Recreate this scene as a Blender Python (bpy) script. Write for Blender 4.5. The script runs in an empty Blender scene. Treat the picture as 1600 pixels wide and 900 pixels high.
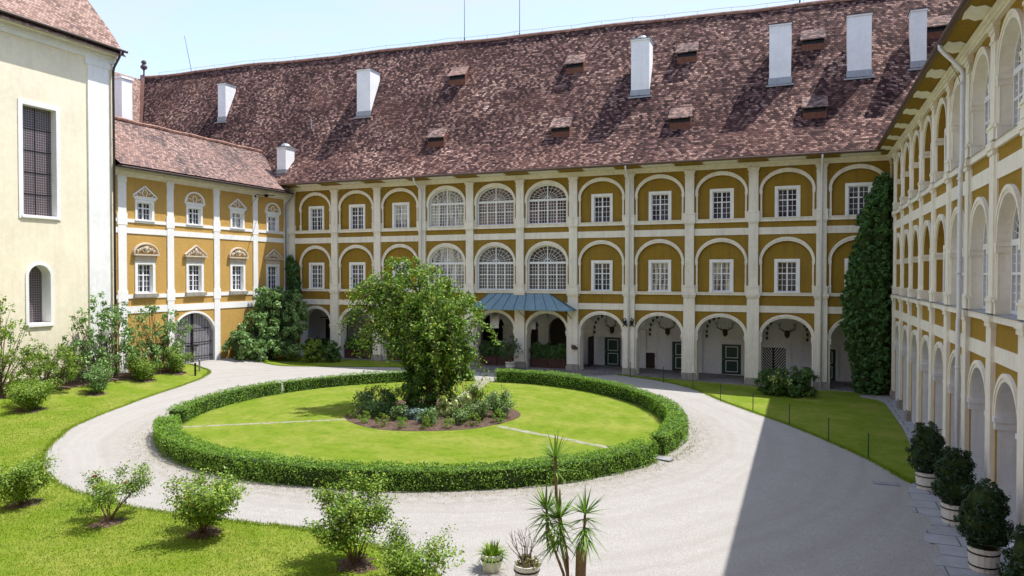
import bpy, math, random
import numpy as np
from mathutils import Vector, geometry
S = bpy.context.scene
C = S.collection
R = math.radians
# ---------------------------------------------------------------- camera, light, exposure
cam = bpy.data.objects.new('camera', bpy.data.cameras.new('camera')); C.objects.link(cam)
cam.location = (0, 0, 6.7); cam.rotation_euler = (R(89), 0, R(21.9))
cam.data.sensor_width = 36; cam.data.lens = 36 * 1126 / 1600
cam.data.clip_start = .1; cam.data.clip_end = 3000
S.camera = cam
S.render.engine = 'CYCLES'
S.view_settings.view_transform = 'Standard'; S.view_settings.look = 'None'
S.view_settings.exposure = 1.38; S.view_settings.gamma = 1; S.view_settings.use_curve_mapping = False
S.cycles.use_denoising = True
S.cycles.max_bounces = 6; S.cycles.diffuse_bounces = 4; S.cycles.glossy_bounces = 3
S.cycles.transparent_max_bounces = 4; S.cycles.transmission_bounces = 2
S.cycles.caustics_reflective = False; S.cycles.caustics_refractive = False
SUN = Vector((5.65, 3.8, 14.5)).normalized()
sun = bpy.data.objects.new('sun', bpy.data.lights.new('sun', 'SUN')); C.objects.link(sun)
sun.data.energy = 2.45; sun.data.angle = R(.5); sun.data.color = (1, .97, .93)
sun.rotation_euler = SUN.to_track_quat('Z', 'Y').to_euler(); sun.location = (20, 20, 60)
W = bpy.data.worlds.new('World'); S.world = W; W.use_nodes = True
nt = W.node_tree; bg = nt.nodes['Background']; bg.inputs[1].default_value = .15
sky = nt.nodes.new('ShaderNodeTexSky'); sky.sky_type = 'NISHITA'; sky.sun_disc = False
sky.sun_elevation = math.asin(SUN.z); sky.sun_rotation = math.atan2(SUN.x, SUN.y)
sky.altitude = 300; sky.air_density = 1.0; sky.dust_density = .7; sky.ozone_density = 3.0
tc = nt.nodes.new('ShaderNodeTexCoord'); mp = nt.nodes.new('ShaderNodeMapping')
mp.inputs['Rotation'].default_value = (0, R(28), R(25)); mp.inputs['Scale'].default_value = (1.2, 3.2, 6.5)
nz = nt.nodes.new('ShaderNodeTexNoise'); nz.inputs['Scale'].default_value = 1.1; nz.inputs['Detail'].default_value = 7; nz.inputs['Roughness'].default_value = .62; nz.inputs['Distortion'].default_value = .7
cr = nt.nodes.new('ShaderNodeValToRGB'); cr.color_ramp.elements[0].position = .42; cr.color_ramp.elements[1].position = .68
cr.color_ramp.elements[0].color = (.45, .45, .45, 1); cr.color_ramp.elements[1].color = (.95, .95, .95, 1)
mx = nt.nodes.new('ShaderNodeMix'); mx.data_type = 'RGBA'
nt.links.new(tc.outputs['Generated'], mp.inputs[0]); nt.links.new(mp.outputs[0], nz.inputs['Vector'])
nt.links.new(nz.outputs[0], cr.inputs[0]); nt.links.new(cr.outputs[0], mx.inputs[0])
nt.links.new(sky.outputs[0], mx.inputs[6]); mx.inputs[7].default_value = (2.15, 2.3, 2.85, 1)
nt.links.new(mx.outputs[2], bg.inputs[0])

# ---------------------------------------------------------------- materials
def nm(name, rough=.8, spec=.3):
    m = bpy.data.materials.new(name); m.use_nodes = True
    n = m.node_tree; b = n.nodes['Principled BSDF']
    b.inputs['Roughness'].default_value = rough; b.inputs['Specular IOR Level'].default_value = spec
    return m, n, b
def nd(n, t, **k):
    x = n.nodes.new('ShaderNode' + t)
    for a, v in k.items(): setattr(x, a, v)
    return x
def pos(n, sc=(1, 1, 1)):
    g = nd(n, 'NewGeometry'); mpn = nd(n, 'Mapping'); mpn.inputs['Scale'].default_value = sc
    n.links.new(g.outputs['Position'], mpn.inputs[0]); return mpn.outputs[0]
def noi(n, vec, scale, detail=4, rough=.55):
    x = nd(n, 'TexNoise'); x.inputs['Scale'].default_value = scale; x.inputs['Detail'].default_value = detail; x.inputs['Roughness'].default_value = rough
    if vec is not None: n.links.new(vec, x.inputs['Vector'])
    return x.outputs[0]
def ramp(n, fac, stops, interp='LINEAR'):
    x = nd(n, 'ValToRGB'); x.color_ramp.interpolation = interp; e = x.color_ramp.elements
    while len(e) < len(stops): e.new(.5)
    for el, (p, c) in zip(e, stops):
        el.position = p; el.color = (c[0], c[1], c[2], 1) if isinstance(c, (tuple, list)) else (c, c, c, 1)
    n.links.new(fac, x.inputs[0]); return x.outputs[0]
def mixc(n, fac, a, b, mode='MIX'):
    x = nd(n, 'Mix', data_type='RGBA', blend_type=mode)
    for s, v in ((0, fac), (6, a), (7, b)):
        if hasattr(v, 'links'): n.links.new(v, x.inputs[s])
        elif s == 0: x.inputs[0].default_value = v
        else: x.inputs[s].default_value = (*v, 1)
    return x.outputs[2]
def mth(n, op, a, b=0.):
    x = nd(n, 'Math', operation=op)
    for s, v in ((0, a), (1, b)):
        if hasattr(v, 'links'): n.links.new(v, x.inputs[s])
        else: x.inputs[s].default_value = v
    return x.outputs[0]
def bump(n, b, h, dist=.02, st=.5):
    x = nd(n, 'Bump'); x.inputs['Distance'].default_value = dist; x.inputs['Strength'].default_value = st
    n.links.new(h, x.inputs['Height']); n.links.new(x.outputs[0], b.inputs['Normal'])
def lk(n, o, b, s='Base Color'): n.links.new(o, b.inputs[s])

def plaster(name, col, dirt, amt=.5, bm=.35, fine=14, low=None):
    m, n, b = nm(name, .92, .15)
    big = noi(n, pos(n), .45, 5); c = mixc(n, ramp(n, big, [(.3, 0), (.75, 1)]), col, [v * .86 for v in col])
    md = noi(n, pos(n), 3.3, 6, .65); c = mixc(n, ramp(n, md, [(.42, 0), (.8, .55)]), c, [min(1, v * 1.16) for v in col])
    st = noi(n, pos(n, (2.2, 2.2, .22)), 1.6, 6, .7)
    c = mixc(n, mth(n, 'MULTIPLY', ramp(n, st, [(.48, 0), (.72, 1)]), amt), c, dirt)
    sp = noi(n, pos(n, (1, 1, 1.0)), 5.5, 8, .75)
    c = mixc(n, mth(n, 'MULTIPLY', ramp(n, sp, [(.58, 0), (.7, 1)]), amt * .8), c, [v * .8 for v in dirt])
    lk(n, c, b); bump(n, b, noi(n, pos(n), fine, 5, .7), .03, bm); return m
def flat(name, col, rough=.6, spec=.3, metal=0, var=.15, sc=8):
    m, n, b = nm(name, rough, spec); b.inputs['Metallic'].default_value = metal
    c = mixc(n, ramp(n, noi(n, pos(n), sc, 5, .65), [(.3, 0), (.7, 1)]), [v * (1 - var) for v in col], [min(1, v * (1 + var)) for v in col])
    lk(n, c, b); return m
M = {}
M['ochre'] = plaster('ochre plaster', (.30, .185, .027), (.18, .125, .045), .75, .5)
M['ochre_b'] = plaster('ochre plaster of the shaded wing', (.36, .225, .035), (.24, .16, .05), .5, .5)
M['ochre_rough'] = plaster('rough ochre render', (.56, .345, .10), (.42, .26, .09), .4, .9, 9)
M['white'] = plaster('limewashed trim', (.85, .80, .69), (.52, .47, .38), .5, .25)
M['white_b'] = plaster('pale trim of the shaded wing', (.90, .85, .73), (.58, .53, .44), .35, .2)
M['white_clean'] = plaster('bright lime trim', (.88, .87, .84), (.62, .60, .55), .25, .2)
M['cream'] = plaster('cream church plaster', (.88, .79, .60), (.70, .62, .47), .4, .25, 6)
M['loggia'] = plaster('loggia whitewash', (.80, .79, .80), (.52, .50, .48), .35, .2)
M['chimney'] = plaster('chimney whitewash', (.90, .90, .90), (.62, .62, .61), .25, .2)
M['stone'] = plaster('weathered stone', (.36, .33, .28), (.16, .15, .13), .8, .9, 7)
M['sandstone'] = plaster('carved sandstone', (.62, .52, .40), (.36, .30, .23), .6, .7, 12)
M['frame'] = flat('painted window frame', (.80, .81, .83), .5, .3, var=.05)
M['green_door'] = flat('dark green paint', (.012, .045, .032), .45, .4, var=.3)
M['dark_wood'] = flat('dark stained wood', (.045, .032, .028), .7, .2, var=.4)
M['red_wood'] = flat('dark red trough wood', (.075, .035, .03), .7, .2, var=.3)
M['gutter'] = flat('brown gutter metal', (.12, .075, .055), .45, .5, .4, .3)
M['pipe'] = flat('white downpipe paint', (.74, .75, .77), .4, .4, var=.06)
M['pipe_grey'] = flat('grey downpipe metal', (.28, .29, .30), .4, .5, .5, .1)
M['pipe_dark'] = flat('dark copper downpipe', (.07, .05, .045), .5, .5, .3, .2)
M['lead'] = flat('lead flashing', (.33, .35, .37), .5, .5, .3, .2)
M['copper_flash'] = flat('copper brown flashing', (.30, .16, .12), .5, .5, .3, .2, 2)
M['iron'] = flat('dark iron', (.02, .02, .022), .5, .5, .6, .3)
M['post_green'] = flat('dark green post paint', (.012, .04, .03), .4, .5, var=.2)
M['terracotta'] = flat('terracotta ridge tiles', (.30, .17, .13), .85, .2, var=.5, sc=3)
M['brick'] = flat('red brick', (.17, .075, .05), .9, .2, var=.4, sc=9)
M['bone'] = flat('dry bone', (.40, .32, .22), .7, .2, var=.3)
M['antler'] = flat('brown antler', (.075, .05, .035), .6, .3, var=.3)
M['bark'] = flat('brown bark', (.11, .08, .055), .9, .1, var=.5, sc=20)
M['twig'] = flat('grey brown twig', (.16, .11, .08), .9, .1, var=.3, sc=20)
M['yucca_bark'] = flat('ringed yucca bark', (.20, .13, .08), .9, .1, var=.5, sc=40)
m, n, b = nm('pale curtains behind glass', .06, .5); b.inputs['IOR'].default_value = 1.6
lk(n, mixc(n, ramp(n, noi(n, pos(n, (4, 4, .5)), 1.5, 4, .6), [(.42, 0), (.56, 1)]), (.05, .047, .05), (.46, .43, .37)), b); M['curtain'] = m
M['gate_wood'] = flat('grey weathered gate boards', (.46, .44, .46), .8, .2, var=.2, sc=4)
M['slate'] = flat('bluish stone slab', (.27, .27, .28), .8, .3, var=.35, sc=3)
M['dark_in'] = flat('plaster with painted hall shade', (.20, .18, .16), .9, .1, var=.2)  # darkness of the deep hall is put into this plaster colour

def glassmat(name, col, wob):
    m, n, b = nm(name, .04, .5); b.inputs['IOR'].default_value = 1.5
    c = mixc(n, ramp(n, noi(n, pos(n), .9, 3), [(.4, 0), (.62, 1)]), col, [v * 3.2 + .02 for v in col]); lk(n, c, b)
    bump(n, b, noi(n, pos(n), wob, 2), .02, .35); return m
M['glass'] = glassmat('old window glass', (.022, .020, .024), 2.6)
M['glass_reflect'] = glassmat('glass with painted roof reflection', (.055, .032, .026), 2.0)  # reddish reflection of a roof painted into the pane colour
m, n, b = nm('leaded church glass', .3, .5)
v = nd(n, 'TexVoronoi', feature='DISTANCE_TO_EDGE'); v.inputs['Scale'].default_value = 7.5; v.inputs['Randomness'].default_value = .12
n.links.new(pos(n), v.inputs['Vector'])
lk(n, ramp(n, v.outputs[0], [(.06, (.26, .22, .22)), (.16, (.055, .042, .05))]), b); bump(n, b, v.outputs[0], .02, .6); M['leaded'] = m

def tile(name, pal, patch, pa=.5, w=.21, h=.172):
    m, n, b = nm(name, .9, .08)
    uv = nd(n, 'UVMap'); sp = nd(n, 'SeparateXYZ'); n.links.new(uv.outputs[0], sp.inputs[0])
    jit = noi(n, uv.outputs[0], .5, 4); u = mth(n, 'DIVIDE', sp.outputs[0], w)
    v0 = mth(n, 'ADD', mth(n, 'DIVIDE', sp.outputs[1], h), mth(n, 'MULTIPLY', mth(n, 'SUBTRACT', jit, .5), 1.6))
    r0 = mth(n, 'FLOOR', v0); uu = mth(n, 'ADD', u, mth(n, 'MULTIPLY', mth(n, 'MODULO', r0, 2.), .5))
    fx = mth(n, 'ABSOLUTE', mth(n, 'SUBTRACT', mth(n, 'FRACT', uu), .5))
    fy = mth(n, 'FRACT', v0)
    cell = nd(n, 'CombineXYZ'); n.links.new(mth(n, 'FLOOR', uu), cell.inputs[0]); n.links.new(r0, cell.inputs[1])
    wn = nd(n, 'TexWhiteNoise', noise_dimensions='2D'); n.links.new(cell.outputs[0], wn.inputs['Vector'])
    big = noi(n, pos(n, (1, 1, 1)), .30, 3, .5); med = noi(n, uv.outputs[0], 2.4, 2)
    val = mth(n, 'ADD', mth(n, 'MULTIPLY', wn.outputs[0], .74), mth(n, 'ADD', mth(n, 'MULTIPLY', mth(n, 'SUBTRACT', big, .46), .75), mth(n, 'MULTIPLY', mth(n, 'SUBTRACT', med, .5), .35)))
    c = ramp(n, val, pal)
    c = mixc(n, mth(n, 'MULTIPLY', ramp(n, noi(n, pos(n), .22, 4), [(.5, 0), (.68, 1)]), pa), c, patch)
    # side joints and the lower edge of each tile row are drawn darker
    edge = mth(n, 'MAXIMUM', ramp(n, fx, [(.43, 0), (.5, 1)]), ramp(n, fy, [(0., 1), (.16, .9), (.30, 0)]))
    c = mixc(n, mth(n, 'MULTIPLY', edge, .8), c, (.022, .016, .018))
    lk(n, c, b)
    hh = mth(n, 'SUBTRACT', mth(n, 'SUBTRACT', 1., fy), mth(n, 'MULTIPLY', mth(n, 'MULTIPLY', fx, fx), 1.6))
    hh = mth(n, 'ADD', hh, mth(n, 'MULTIPLY', wn.outputs[0], .7))
    bump(n, b, hh, .06, 1.); return m
M['tile_main'] = tile('old plain tiles', [(0, (.027, .015, .016)), (.26, (.068, .035, .031)), (.5, (.13, .072, .062)), (.70, (.25, .15, .122)), (.86, (.42, .27, .21)), (.98, (.70, .52, .44))], (.14, .065, .048), .3)
M['tile_pink'] = tile('paler plain tiles', [(0, (.09, .07, .07)), (.3, (.17, .12, .105)), (.55, (.28, .185, .155)), (.8, (.42, .275, .23)), (1, (.55, .40, .34))], (.46, .28, .225), .5)
M['tile_church'] = tile('church plain tiles', [(0, (.17, .11, .09)), (.3, (.29, .19, .15)), (.6, (.40, .265, .21)), (1, (.55, .40, .33))], (.40, .25, .19), .3)

# ground materials
m, n, b = nm('light gravel', .95, .1)
g1 = noi(n, pos(n), 26, 3, .8); g2 = noi(n, pos(n), .35, 6, .6); g3 = noi(n, pos(n), 4, 5, .7)
dd = nd(n, 'VectorMath', operation='DISTANCE'); n.links.new(pos(n, (1, 1, 0)), dd.inputs[0]); dd.inputs[1].default_value = (-16.33, 30.35, 0)
wv = nd(n, 'TexNoise', noise_dimensions='1D'); wv.inputs['Scale'].default_value = 1.35; wv.inputs['Detail'].default_value = 3
n.links.new(mth(n, 'ADD', dd.outputs['Value'], mth(n, 'MULTIPLY', g2, 1.2)), wv.inputs['W'])
c = mixc(n, ramp(n, g1, [(.3, 0), (.7, 1)]), (.28, .265, .243), (.50, .475, .44))
c = mixc(n, ramp(n, wv.outputs[0], [(.42, .0), (.66, .35)]), c, (.31, .285, .255))
c = mixc(n, ramp(n, noi(n, pos(n), .9, 6, .7), [(.45, 0), (.75, .35)]), c, (.30, .28, .26))
c = mixc(n, mth(n, 'MULTIPLY', ramp(n, g3, [(.55, 0), (.75, 1)]), .3), c, (.51, .485, .46))
near = ramp(n, mth(n, 'DIVIDE', dd.outputs['Value'], 20.), [(.6, 1), (.645, .75), (.70, 0)])
c = mixc(n, mth(n, 'MULTIPLY', near, ramp(n, g3, [(.4, .05), (.7, .7)])), c, (.22, .185, .13))
c = mixc(n, ramp(n, noi(n, pos(n), 60, 2, .9), [(.62, 0), (.7, .5)]), c, (.12, .11, .10)); lk(n, c, b); bump(n, b, g1, .04, .7); M['gravel'] = m

def grassmat(name, stripes):
    m, n, b = nm(name, .9, .1)
    f = noi(n, pos(n), 34, 3, .75); big = noi(n, pos(n), .55, 5, .6); md = noi(n, pos(n), 3.2, 5, .7)
    c = mixc(n, ramp(n, f, [(.3, 0), (.7, 1)]), (.09, .155, .008), (.235, .31, .026))
    c = mixc(n, mth(n, 'MULTIPLY', ramp(n, big, [(.42, 0), (.62, 1)]), .7), c, (.29, .30, .06))
    c = mixc(n, mth(n, 'MULTIPLY', ramp(n, md, [(.47, 0), (.62, 1)]), .5), c, (.09, .17, .010))
    if stripes:
        d = nd(n, 'VectorMath', operation='DISTANCE'); n.links.new(pos(n, (1, 1, 0)), d.inputs[0]); d.inputs[1].default_value = (-16.33, 30.35, 0)
        dis = mth(n, 'ADD', d.outputs['Value'], mth(n, 'MULTIPLY', big, .5))
    else:
        sp = nd(n, 'SeparateXYZ'); n.links.new(pos(n), sp.inputs[0]); dis = mth(n, 'ADD', mth(n, 'MULTIPLY', sp.outputs[1], .8), mth(n, 'MULTIPLY', mth(n, 'ADD', sp.outputs[0], mth(n, 'MULTIPLY', big, 3.)), .35))
    sn = mth(n, 'SINE', mth(n, 'MULTIPLY', dis, 7.2))
    c = mixc(n, mth(n, 'MULTIPLY', ramp(n, mth(n, 'ADD', mth(n, 'MULTIPLY', sn, .5), .5), [(.2, 0), (.8, 1)]), .13 if stripes else .08), c, (.28, .33, .045))
    lk(n, c, b); bump(n, b, f, .05, .8); return m
M['grass'] = grassmat('mown grass', False); M['grass_ring'] = grassmat('mown grass in rings', True)
m, n, b = nm('brown soil', .95, .1)
lk(n, ramp(n, noi(n, pos(n), 9, 8, .75), [(.3, (.05, .032, .022)), (.55, (.15, .10, .075)), (.75, (.27, .20, .16))]), b); bump(n, b, noi(n, pos(n), 12, 6, .7), .08, 1); M['soil'] = m
m, n, b = nm('paving', .8, .3)
bk = nd(n, 'TexBrick'); bk.inputs['Scale'].default_value = 1; bk.inputs['Brick Width'].default_value = 1.3; bk.inputs['Row Height'].default_value = .8; bk.inputs['Mortar Size'].default_value = .025; bk.inputs['Mortar Smooth'].default_value = .3
bk.inputs['Color1'].default_value = (.36, .365, .385, 1); bk.inputs['Color2'].default_value = (.42, .42, .43, 1); bk.inputs['Mortar'].default_value = (.07, .07, .055, 1)
n.links.new(pos(n), bk.inputs['Vector']); c = mixc(n, ramp(n, noi(n, pos(n), 1.4, 7, .7), [(.35, 0), (.7, .8)]), bk.outputs[0], (.27, .265, .26)); lk(n, c, b); M['paving'] = m
m, n, b = nm('cobbles', .85, .3)
v = nd(n, 'TexVoronoi'); v.inputs['Scale'].default_value = 7; n.links.new(pos(n), v.inputs['Vector'])
lk(n, mixc(n, ramp(n, noi(n, pos(n), .6, 5), [(.35, 0), (.7, .7)]), ramp(n, v.outputs['Distance'], [(.1, (.33, .31, .29)), (.6, (.10, .09, .085))]), (.27, .24, .22)), b); bump(n, b, v.outputs['Distance'], -.04, .6); M['cobble'] = m

m, n, b = nm('trodden path', .95, .1)
lk(n, mixc(n, ramp(n, noi(n, pos(n), 3.5, 6, .75), [(.42, 0), (.62, 1)]), (.34, .315, .27), (.17, .20, .05)), b); bump(n, b, noi(n, pos(n), 20, 4), .03, .6); M['path'] = m
def leafmat(name, cols, rough=.55, tr=.16, spec=.22):
    m, n, b = nm(name, rough, spec)
    g = nd(n, 'NewGeometry'); r = g.outputs['Random Per Island']
    k = mth(n, 'ADD', mth(n, 'MULTIPLY', r, .75), mth(n, 'MULTIPLY', mth(n, 'SUBTRACT', noi(n, pos(n), 1.3, 4), .3), .6))
    c = ramp(n, k, [(i / (len(cols) - 1), q) for i, q in enumerate(cols)]); lk(n, c, b)
    t = nd(n, 'BsdfTranslucent'); n.links.new(mixc(n, 1., c, (1.5, 1.6, .7), 'MULTIPLY'), t.inputs[0])
    s = nd(n, 'MixShader'); s.inputs[0].default_value = tr
    n.links.new(b.outputs[0], s.inputs[1]); n.links.new(t.outputs[0], s.inputs[2]); n.links.new(s.outputs[0], n.nodes['Material Output'].inputs[0]); return m
M['l_tree'] = leafmat('tree leaves', [(.056, .125, .025), (.120, .233, .038), (.223, .334, .054), (.416, .451, .082)])
M['l_vine'] = leafmat('dark climber leaves', [(.040, .092, .023), (.081, .167, .033), (.153, .250, .050)])
M['l_ivy'] = leafmat('ivy leaves', [(.036, .089, .029), (.082, .180, .054), (.151, .275, .080)], .4)
M['l_hedge'] = leafmat('clipped hedge leaves', [(.078, .169, .022), (.174, .307, .043), (.314, .461, .079)], .5, .3)
M['l_rose'] = leafmat('rose leaves', [(.056, .121, .013), (.124, .230, .028), (.236, .351, .046), (.389, .404, .073)], .4)
M['l_lime'] = leafmat('yellow green leaves', [(.080, .148, .018), (.160, .254, .027), (.272, .344, .054)], .5)
M['l_fig'] = leafmat('grey green large leaves', [(.084, .161, .052), (.167, .289, .089), (.317, .433, .165)], .4)
M['l_box'] = leafmat('dark glossy leaves', [(.015, .041, .018), (.032, .070, .030), (.064, .115, .051)], .35, .12)
M['l_laurel'] = leafmat('laurel leaves', [(.036, .086, .024), (.090, .172, .050), (.162, .276, .083)], .35, .2)
M['l_blue'] = leafmat('blue green leaves', [(.10, .17, .16), (.18, .27, .26), (.28, .37, .36)], .5)
M['l_pale'] = leafmat('pale yellow leaves', [(.30, .38, .10), (.48, .54, .22), (.62, .62, .35)], .5)
M['l_bed'] = leafmat('perennial leaves', [(.057, .115, .034), (.138, .230, .069), (.276, .368, .149)], .5)
M['l_yucca'] = leafmat('sword leaves', [(.060, .132, .024), (.132, .240, .036), (.264, .372, .072)], .35, .2)
M['l_dry'] = leafmat('dry grass tuft', [(.10, .13, .03), (.20, .22, .06), (.28, .24, .10)], .7)
M['l_olea'] = leafmat('oleander leaves', [(.042, .084, .035), (.098, .168, .070), (.168, .252, .112)], .4, .15)
M['petal'] = flat('rose petal', (.55, .04, .07), .5)
M['petal_white'] = flat('cream blossom', (.85, .80, .50), .5)
M['tub'] = flat('white tub staves', (.70, .68, .62), .6, .3, var=.14, sc=14)
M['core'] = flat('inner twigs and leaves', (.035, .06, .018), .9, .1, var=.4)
M['grass_blade'] = leafmat('grass blades', [(.111, .185, .011), (.221, .308, .027), (.323, .378, .063)], .7, .3)

# ---------------------------------------------------------------- mesh helpers
class MB:
    def __init__(s): s.v = []; s.f = []; s.uv = []
    def quad(s, a, b, c, d):
        k = len(s.v); s.v += [a, b, c, d]; s.f.append((k, k + 1, k + 2, k + 3))
    def poly(s, pts):
        k = len(s.v); s.v += list(pts); s.f.append(tuple(range(k, k + len(pts))))
    def box(s, x0, x1, y0, y1, z0, z1, tp=0):
        k = len(s.v)
        s.v += [(x0, y0, z0), (x1, y0, z0), (x1, y1, z0), (x0, y1, z0), (x0 + tp, y0 + tp, z1), (x1 - tp, y0 + tp, z1), (x1 - tp, y1 - tp, z1), (x0 + tp, y1 - tp, z1)]
        s.f += [tuple(k + i for i in q) for q in ((0, 3, 2, 1), (4, 5, 6, 7), (0, 1, 5, 4), (1, 2, 6, 5), (2, 3, 7, 6), (3, 0, 4, 7))]
    def tube(s, P, r, n=6, cap=True):
        P = [Vector(p) for p in P]
        if not hasattr(r, '__len__'): r = [r] * len(P)
        k = len(s.v); up = None
        for i, p in enumerate(P):
            d = (P[min(i + 1, len(P) - 1)] - P[max(i - 1, 0)]).normalized()
            if up is None: up = d.orthogonal().normalized()
            up = (up - d * up.dot(d)); up = up.normalized() if up.length > 1e-5 else d.orthogonal().normalized()
            q = d.cross(up)
            for j in range(n):
                a = 2 * math.pi * j / n; s.v.append(tuple(p + (up * math.cos(a) + q * math.sin(a)) * r[i]))
        for i in range(len(P) - 1):
            for j in range(n): s.f.append((k + i * n + j, k + i * n + (j + 1) % n, k + (i + 1) * n + (j + 1) % n, k + (i + 1) * n + j))
        if cap: s.f.append(tuple(k + j for j in range(n))[::-1]); s.f.append(tuple(k + (len(P) - 1) * n + j for j in range(n)))
    def lathe(s, prof, c=(0, 0, 0), n=24):
        k = len(s.v)
        for r, z in prof:
            for j in range(n):
                a = 2 * math.pi * j / n; s.v.append((c[0] + r * math.cos(a), c[1] + r * math.sin(a), c[2] + z))
        for i in range(len(prof) - 1):
            for j in range(n): s.f.append((k + i * n + j, k + i * n + (j + 1) % n, k + (i + 1) * n + (j + 1) % n, k + (i + 1) * n + j))
        s.f.append(tuple(k + j for j in range(n))[::-1]); s.f.append(tuple(k + (len(prof) - 1) * n + j for j in range(n)))
    def blob(s, c, r, n=8, m=6):
        prof = [(max(.001, math.sin(math.pi * i / m)), -math.cos(math.pi * i / m)) for i in range(m + 1)]
        k = len(s.v); s.lathe(prof, (0, 0, 0), n)
        for i in range(k, len(s.v)): x, y, z = s.v[i]; s.v[i] = (c[0] + x * r[0], c[1] + y * r[1], c[2] + z * r[2])
    def build(s, name, mat, parent=None, smooth=False):
        me = bpy.data.meshes.new(name); me.from_pydata([tuple(p) for p in s.v], [], s.f)
        if s.uv:
            l = me.uv_layers.new(name='UVMap')
            for p in me.polygons:
                for li, vi in zip(p.loop_indices, p.vertices): l.data[li].uv = s.uv[vi]
        me.materials.append(M[mat] if isinstance(mat, str) else mat)
        if smooth: me.polygons.foreach_set('use_smooth', [True] * len(me.polygons))
        me.update(); o = bpy.data.objects.new(name, me); C.objects.link(o)
        if parent: o.parent = parent
        return o
def tag(o, label=None, cat=None, group=None, kind=None):
    for k, v in (('label', label), ('category', cat), ('group', group), ('kind', kind)):
        if v: o[k] = v
    return o
def empty(name, loc=(0, 0, 0), rz=0, label=None, cat=None, group=None):
    o = bpy.data.objects.new(name, None); C.objects.link(o); o.location = loc; o.rotation_euler = (0, 0, rz)
    return tag(o, label, cat, group)
def sm(t): t = min(1, max(0, t)); return t * t * (3 - 2 * t)
def gz(x, y=30):
    return -.36 * sm((x + 16) / 16) + .55 * sm((-35.3 - x) / 4) * (1 - sm((y - 42.5) / 3.5))
def npmesh(name, V, F, mat, parent=None, smooth=False):
    me = bpy.data.meshes.new(name); k = F.shape[1]
    me.vertices.add(len(V)); me.vertices.foreach_set('co', V.astype('f').ravel())
    me.loops.add(F.size); me.loops.foreach_set('vertex_index', F.astype('i').ravel())
    me.polygons.add(len(F)); me.polygons.foreach_set('loop_start', np.arange(0, F.size, k, dtype='i'))
    me.materials.append(M[mat]); me.update(calc_edges=True); me.validate()
    if smooth: me.polygons.foreach_set('use_smooth', [True] * len(me.polygons))
    o = bpy.data.objects.new(name, me); C.objects.link(o)
    if parent: o.parent = parent
    return o
def unit(a): return a / np.maximum(np.linalg.norm(a, axis=1, keepdims=True), 1e-6)
def leafmesh(name, P, Nrm, L, mat, parent, rng, wr=.55, spread=.7, fold=.12):
    n = len(P); nr = unit(unit(Nrm) + rng.normal(0, spread, (n, 3)))
    t = unit(np.cross(nr, rng.normal(0, 1, (n, 3)))); s = np.cross(nr, t)
    L = np.full(n, L) * rng.uniform(.65, 1.3, n); L = L[:, None]
    V = np.stack([P - t * L * .5, P + s * L * wr * .5 + nr * L * fold, P + t * L * .5, P - s * L * wr * .5 + nr * L * fold], 1).reshape(-1, 3)
    return npmesh(name, V, np.arange(4 * n).reshape(n, 4), mat, parent)
def lobes(rng, L, dens, clump=.28, shell=.75):
    """leaf positions on uneven clumps covering a set of ellipsoids (cx,cy,cz,rx,ry,rz)"""
    P, Q = [], []
    for (cx, cy, cz, rx, ry, rz) in L:
        area = 4 * math.pi * ((rx * ry) ** 1.6 / 3 + (rx * rz) ** 1.6 / 3 + (ry * rz) ** 1.6 / 3) ** (1 / 1.6)
        N = int(area * dens); nc = max(8, int(area / (clump * clump * 5)))
        d = unit(rng.normal(0, 1, (nc, 3))); rr = rng.uniform(shell, 1.05, (nc, 1)); cc = d * rr * [rx, ry, rz] + [cx, cy, cz]
        i = rng.integers(0, nc, N); e = unit(rng.normal(0, 1, (N, 3)) + d[i] * .5); r = clump * rng.uniform(.35, 1.0, (N, 1)) * rng.uniform(.7, 1.3, nc)[i][:, None]
        P.append(cc[i] + e * r); Q.append(e + d[i] * .4 + [0, 0, .45])
    return np.concatenate(P), np.concatenate(Q)

# ---------------------------------------------------------------- ground
def sheet(name, outline, mat, off, step=.8, kind='structure', skirt=0., parent=None, hf=None, zf=gz):
    """flat region with the ground's gentle fall, triangulated inside its outline"""
    pts = []; n = len(outline)
    for i in range(n):
        a, b_ = outline[i], outline[(i + 1) % n]; k = max(1, int(math.hypot(b_[0] - a[0], b_[1] - a[1]) / step))
        for j in range(k): pts.append((a[0] + (b_[0] - a[0]) * j / k, a[1] + (b_[1] - a[1]) * j / k))
    nb = len(pts); edges = [(i, (i + 1) % nb) for i in range(nb)]
    x0, x1 = min(p[0] for p in pts), max(p[0] for p in pts); y0, y1 = min(p[1] for p in pts), max(p[1] for p in pts)
    for i in range(int((x1 - x0) / step) + 1):
        for j in range(int((y1 - y0) / step) + 1): pts.append((x0 + (i + .5) * step, y0 + (j + .5) * step))
    v, e, f, *_ = geometry.delaunay_2d_cdt([Vector(p) for p in pts], edges, [], 1, 1e-4)
    mb = MB(); mb.v = [(p.x, p.y, zf(p.x, p.y) + off + (hf(p.x, p.y) if hf else 0)) for p in v]; mb.f = [tuple(q) for q in f]
    if skirt:
        for i in range(nb):
            a, b_ = pts[i], pts[(i + 1) % nb]; za, zb = zf(*a) + off, zf(*b_) + off
            mb.quad((a[0], a[1], za), (b_[0], b_[1], zb), (b_[0], b_[1], zb - skirt), (a[0], a[1], za - skirt))
    o = mb.build(name, mat, parent, smooth=False)
    if kind: o['kind'] = kind
    return o
sheet('ground', [(-52, 4), (6, 4), (6, 58), (-52, 58)], 'gravel', 0, .7)
far = MB()
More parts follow.
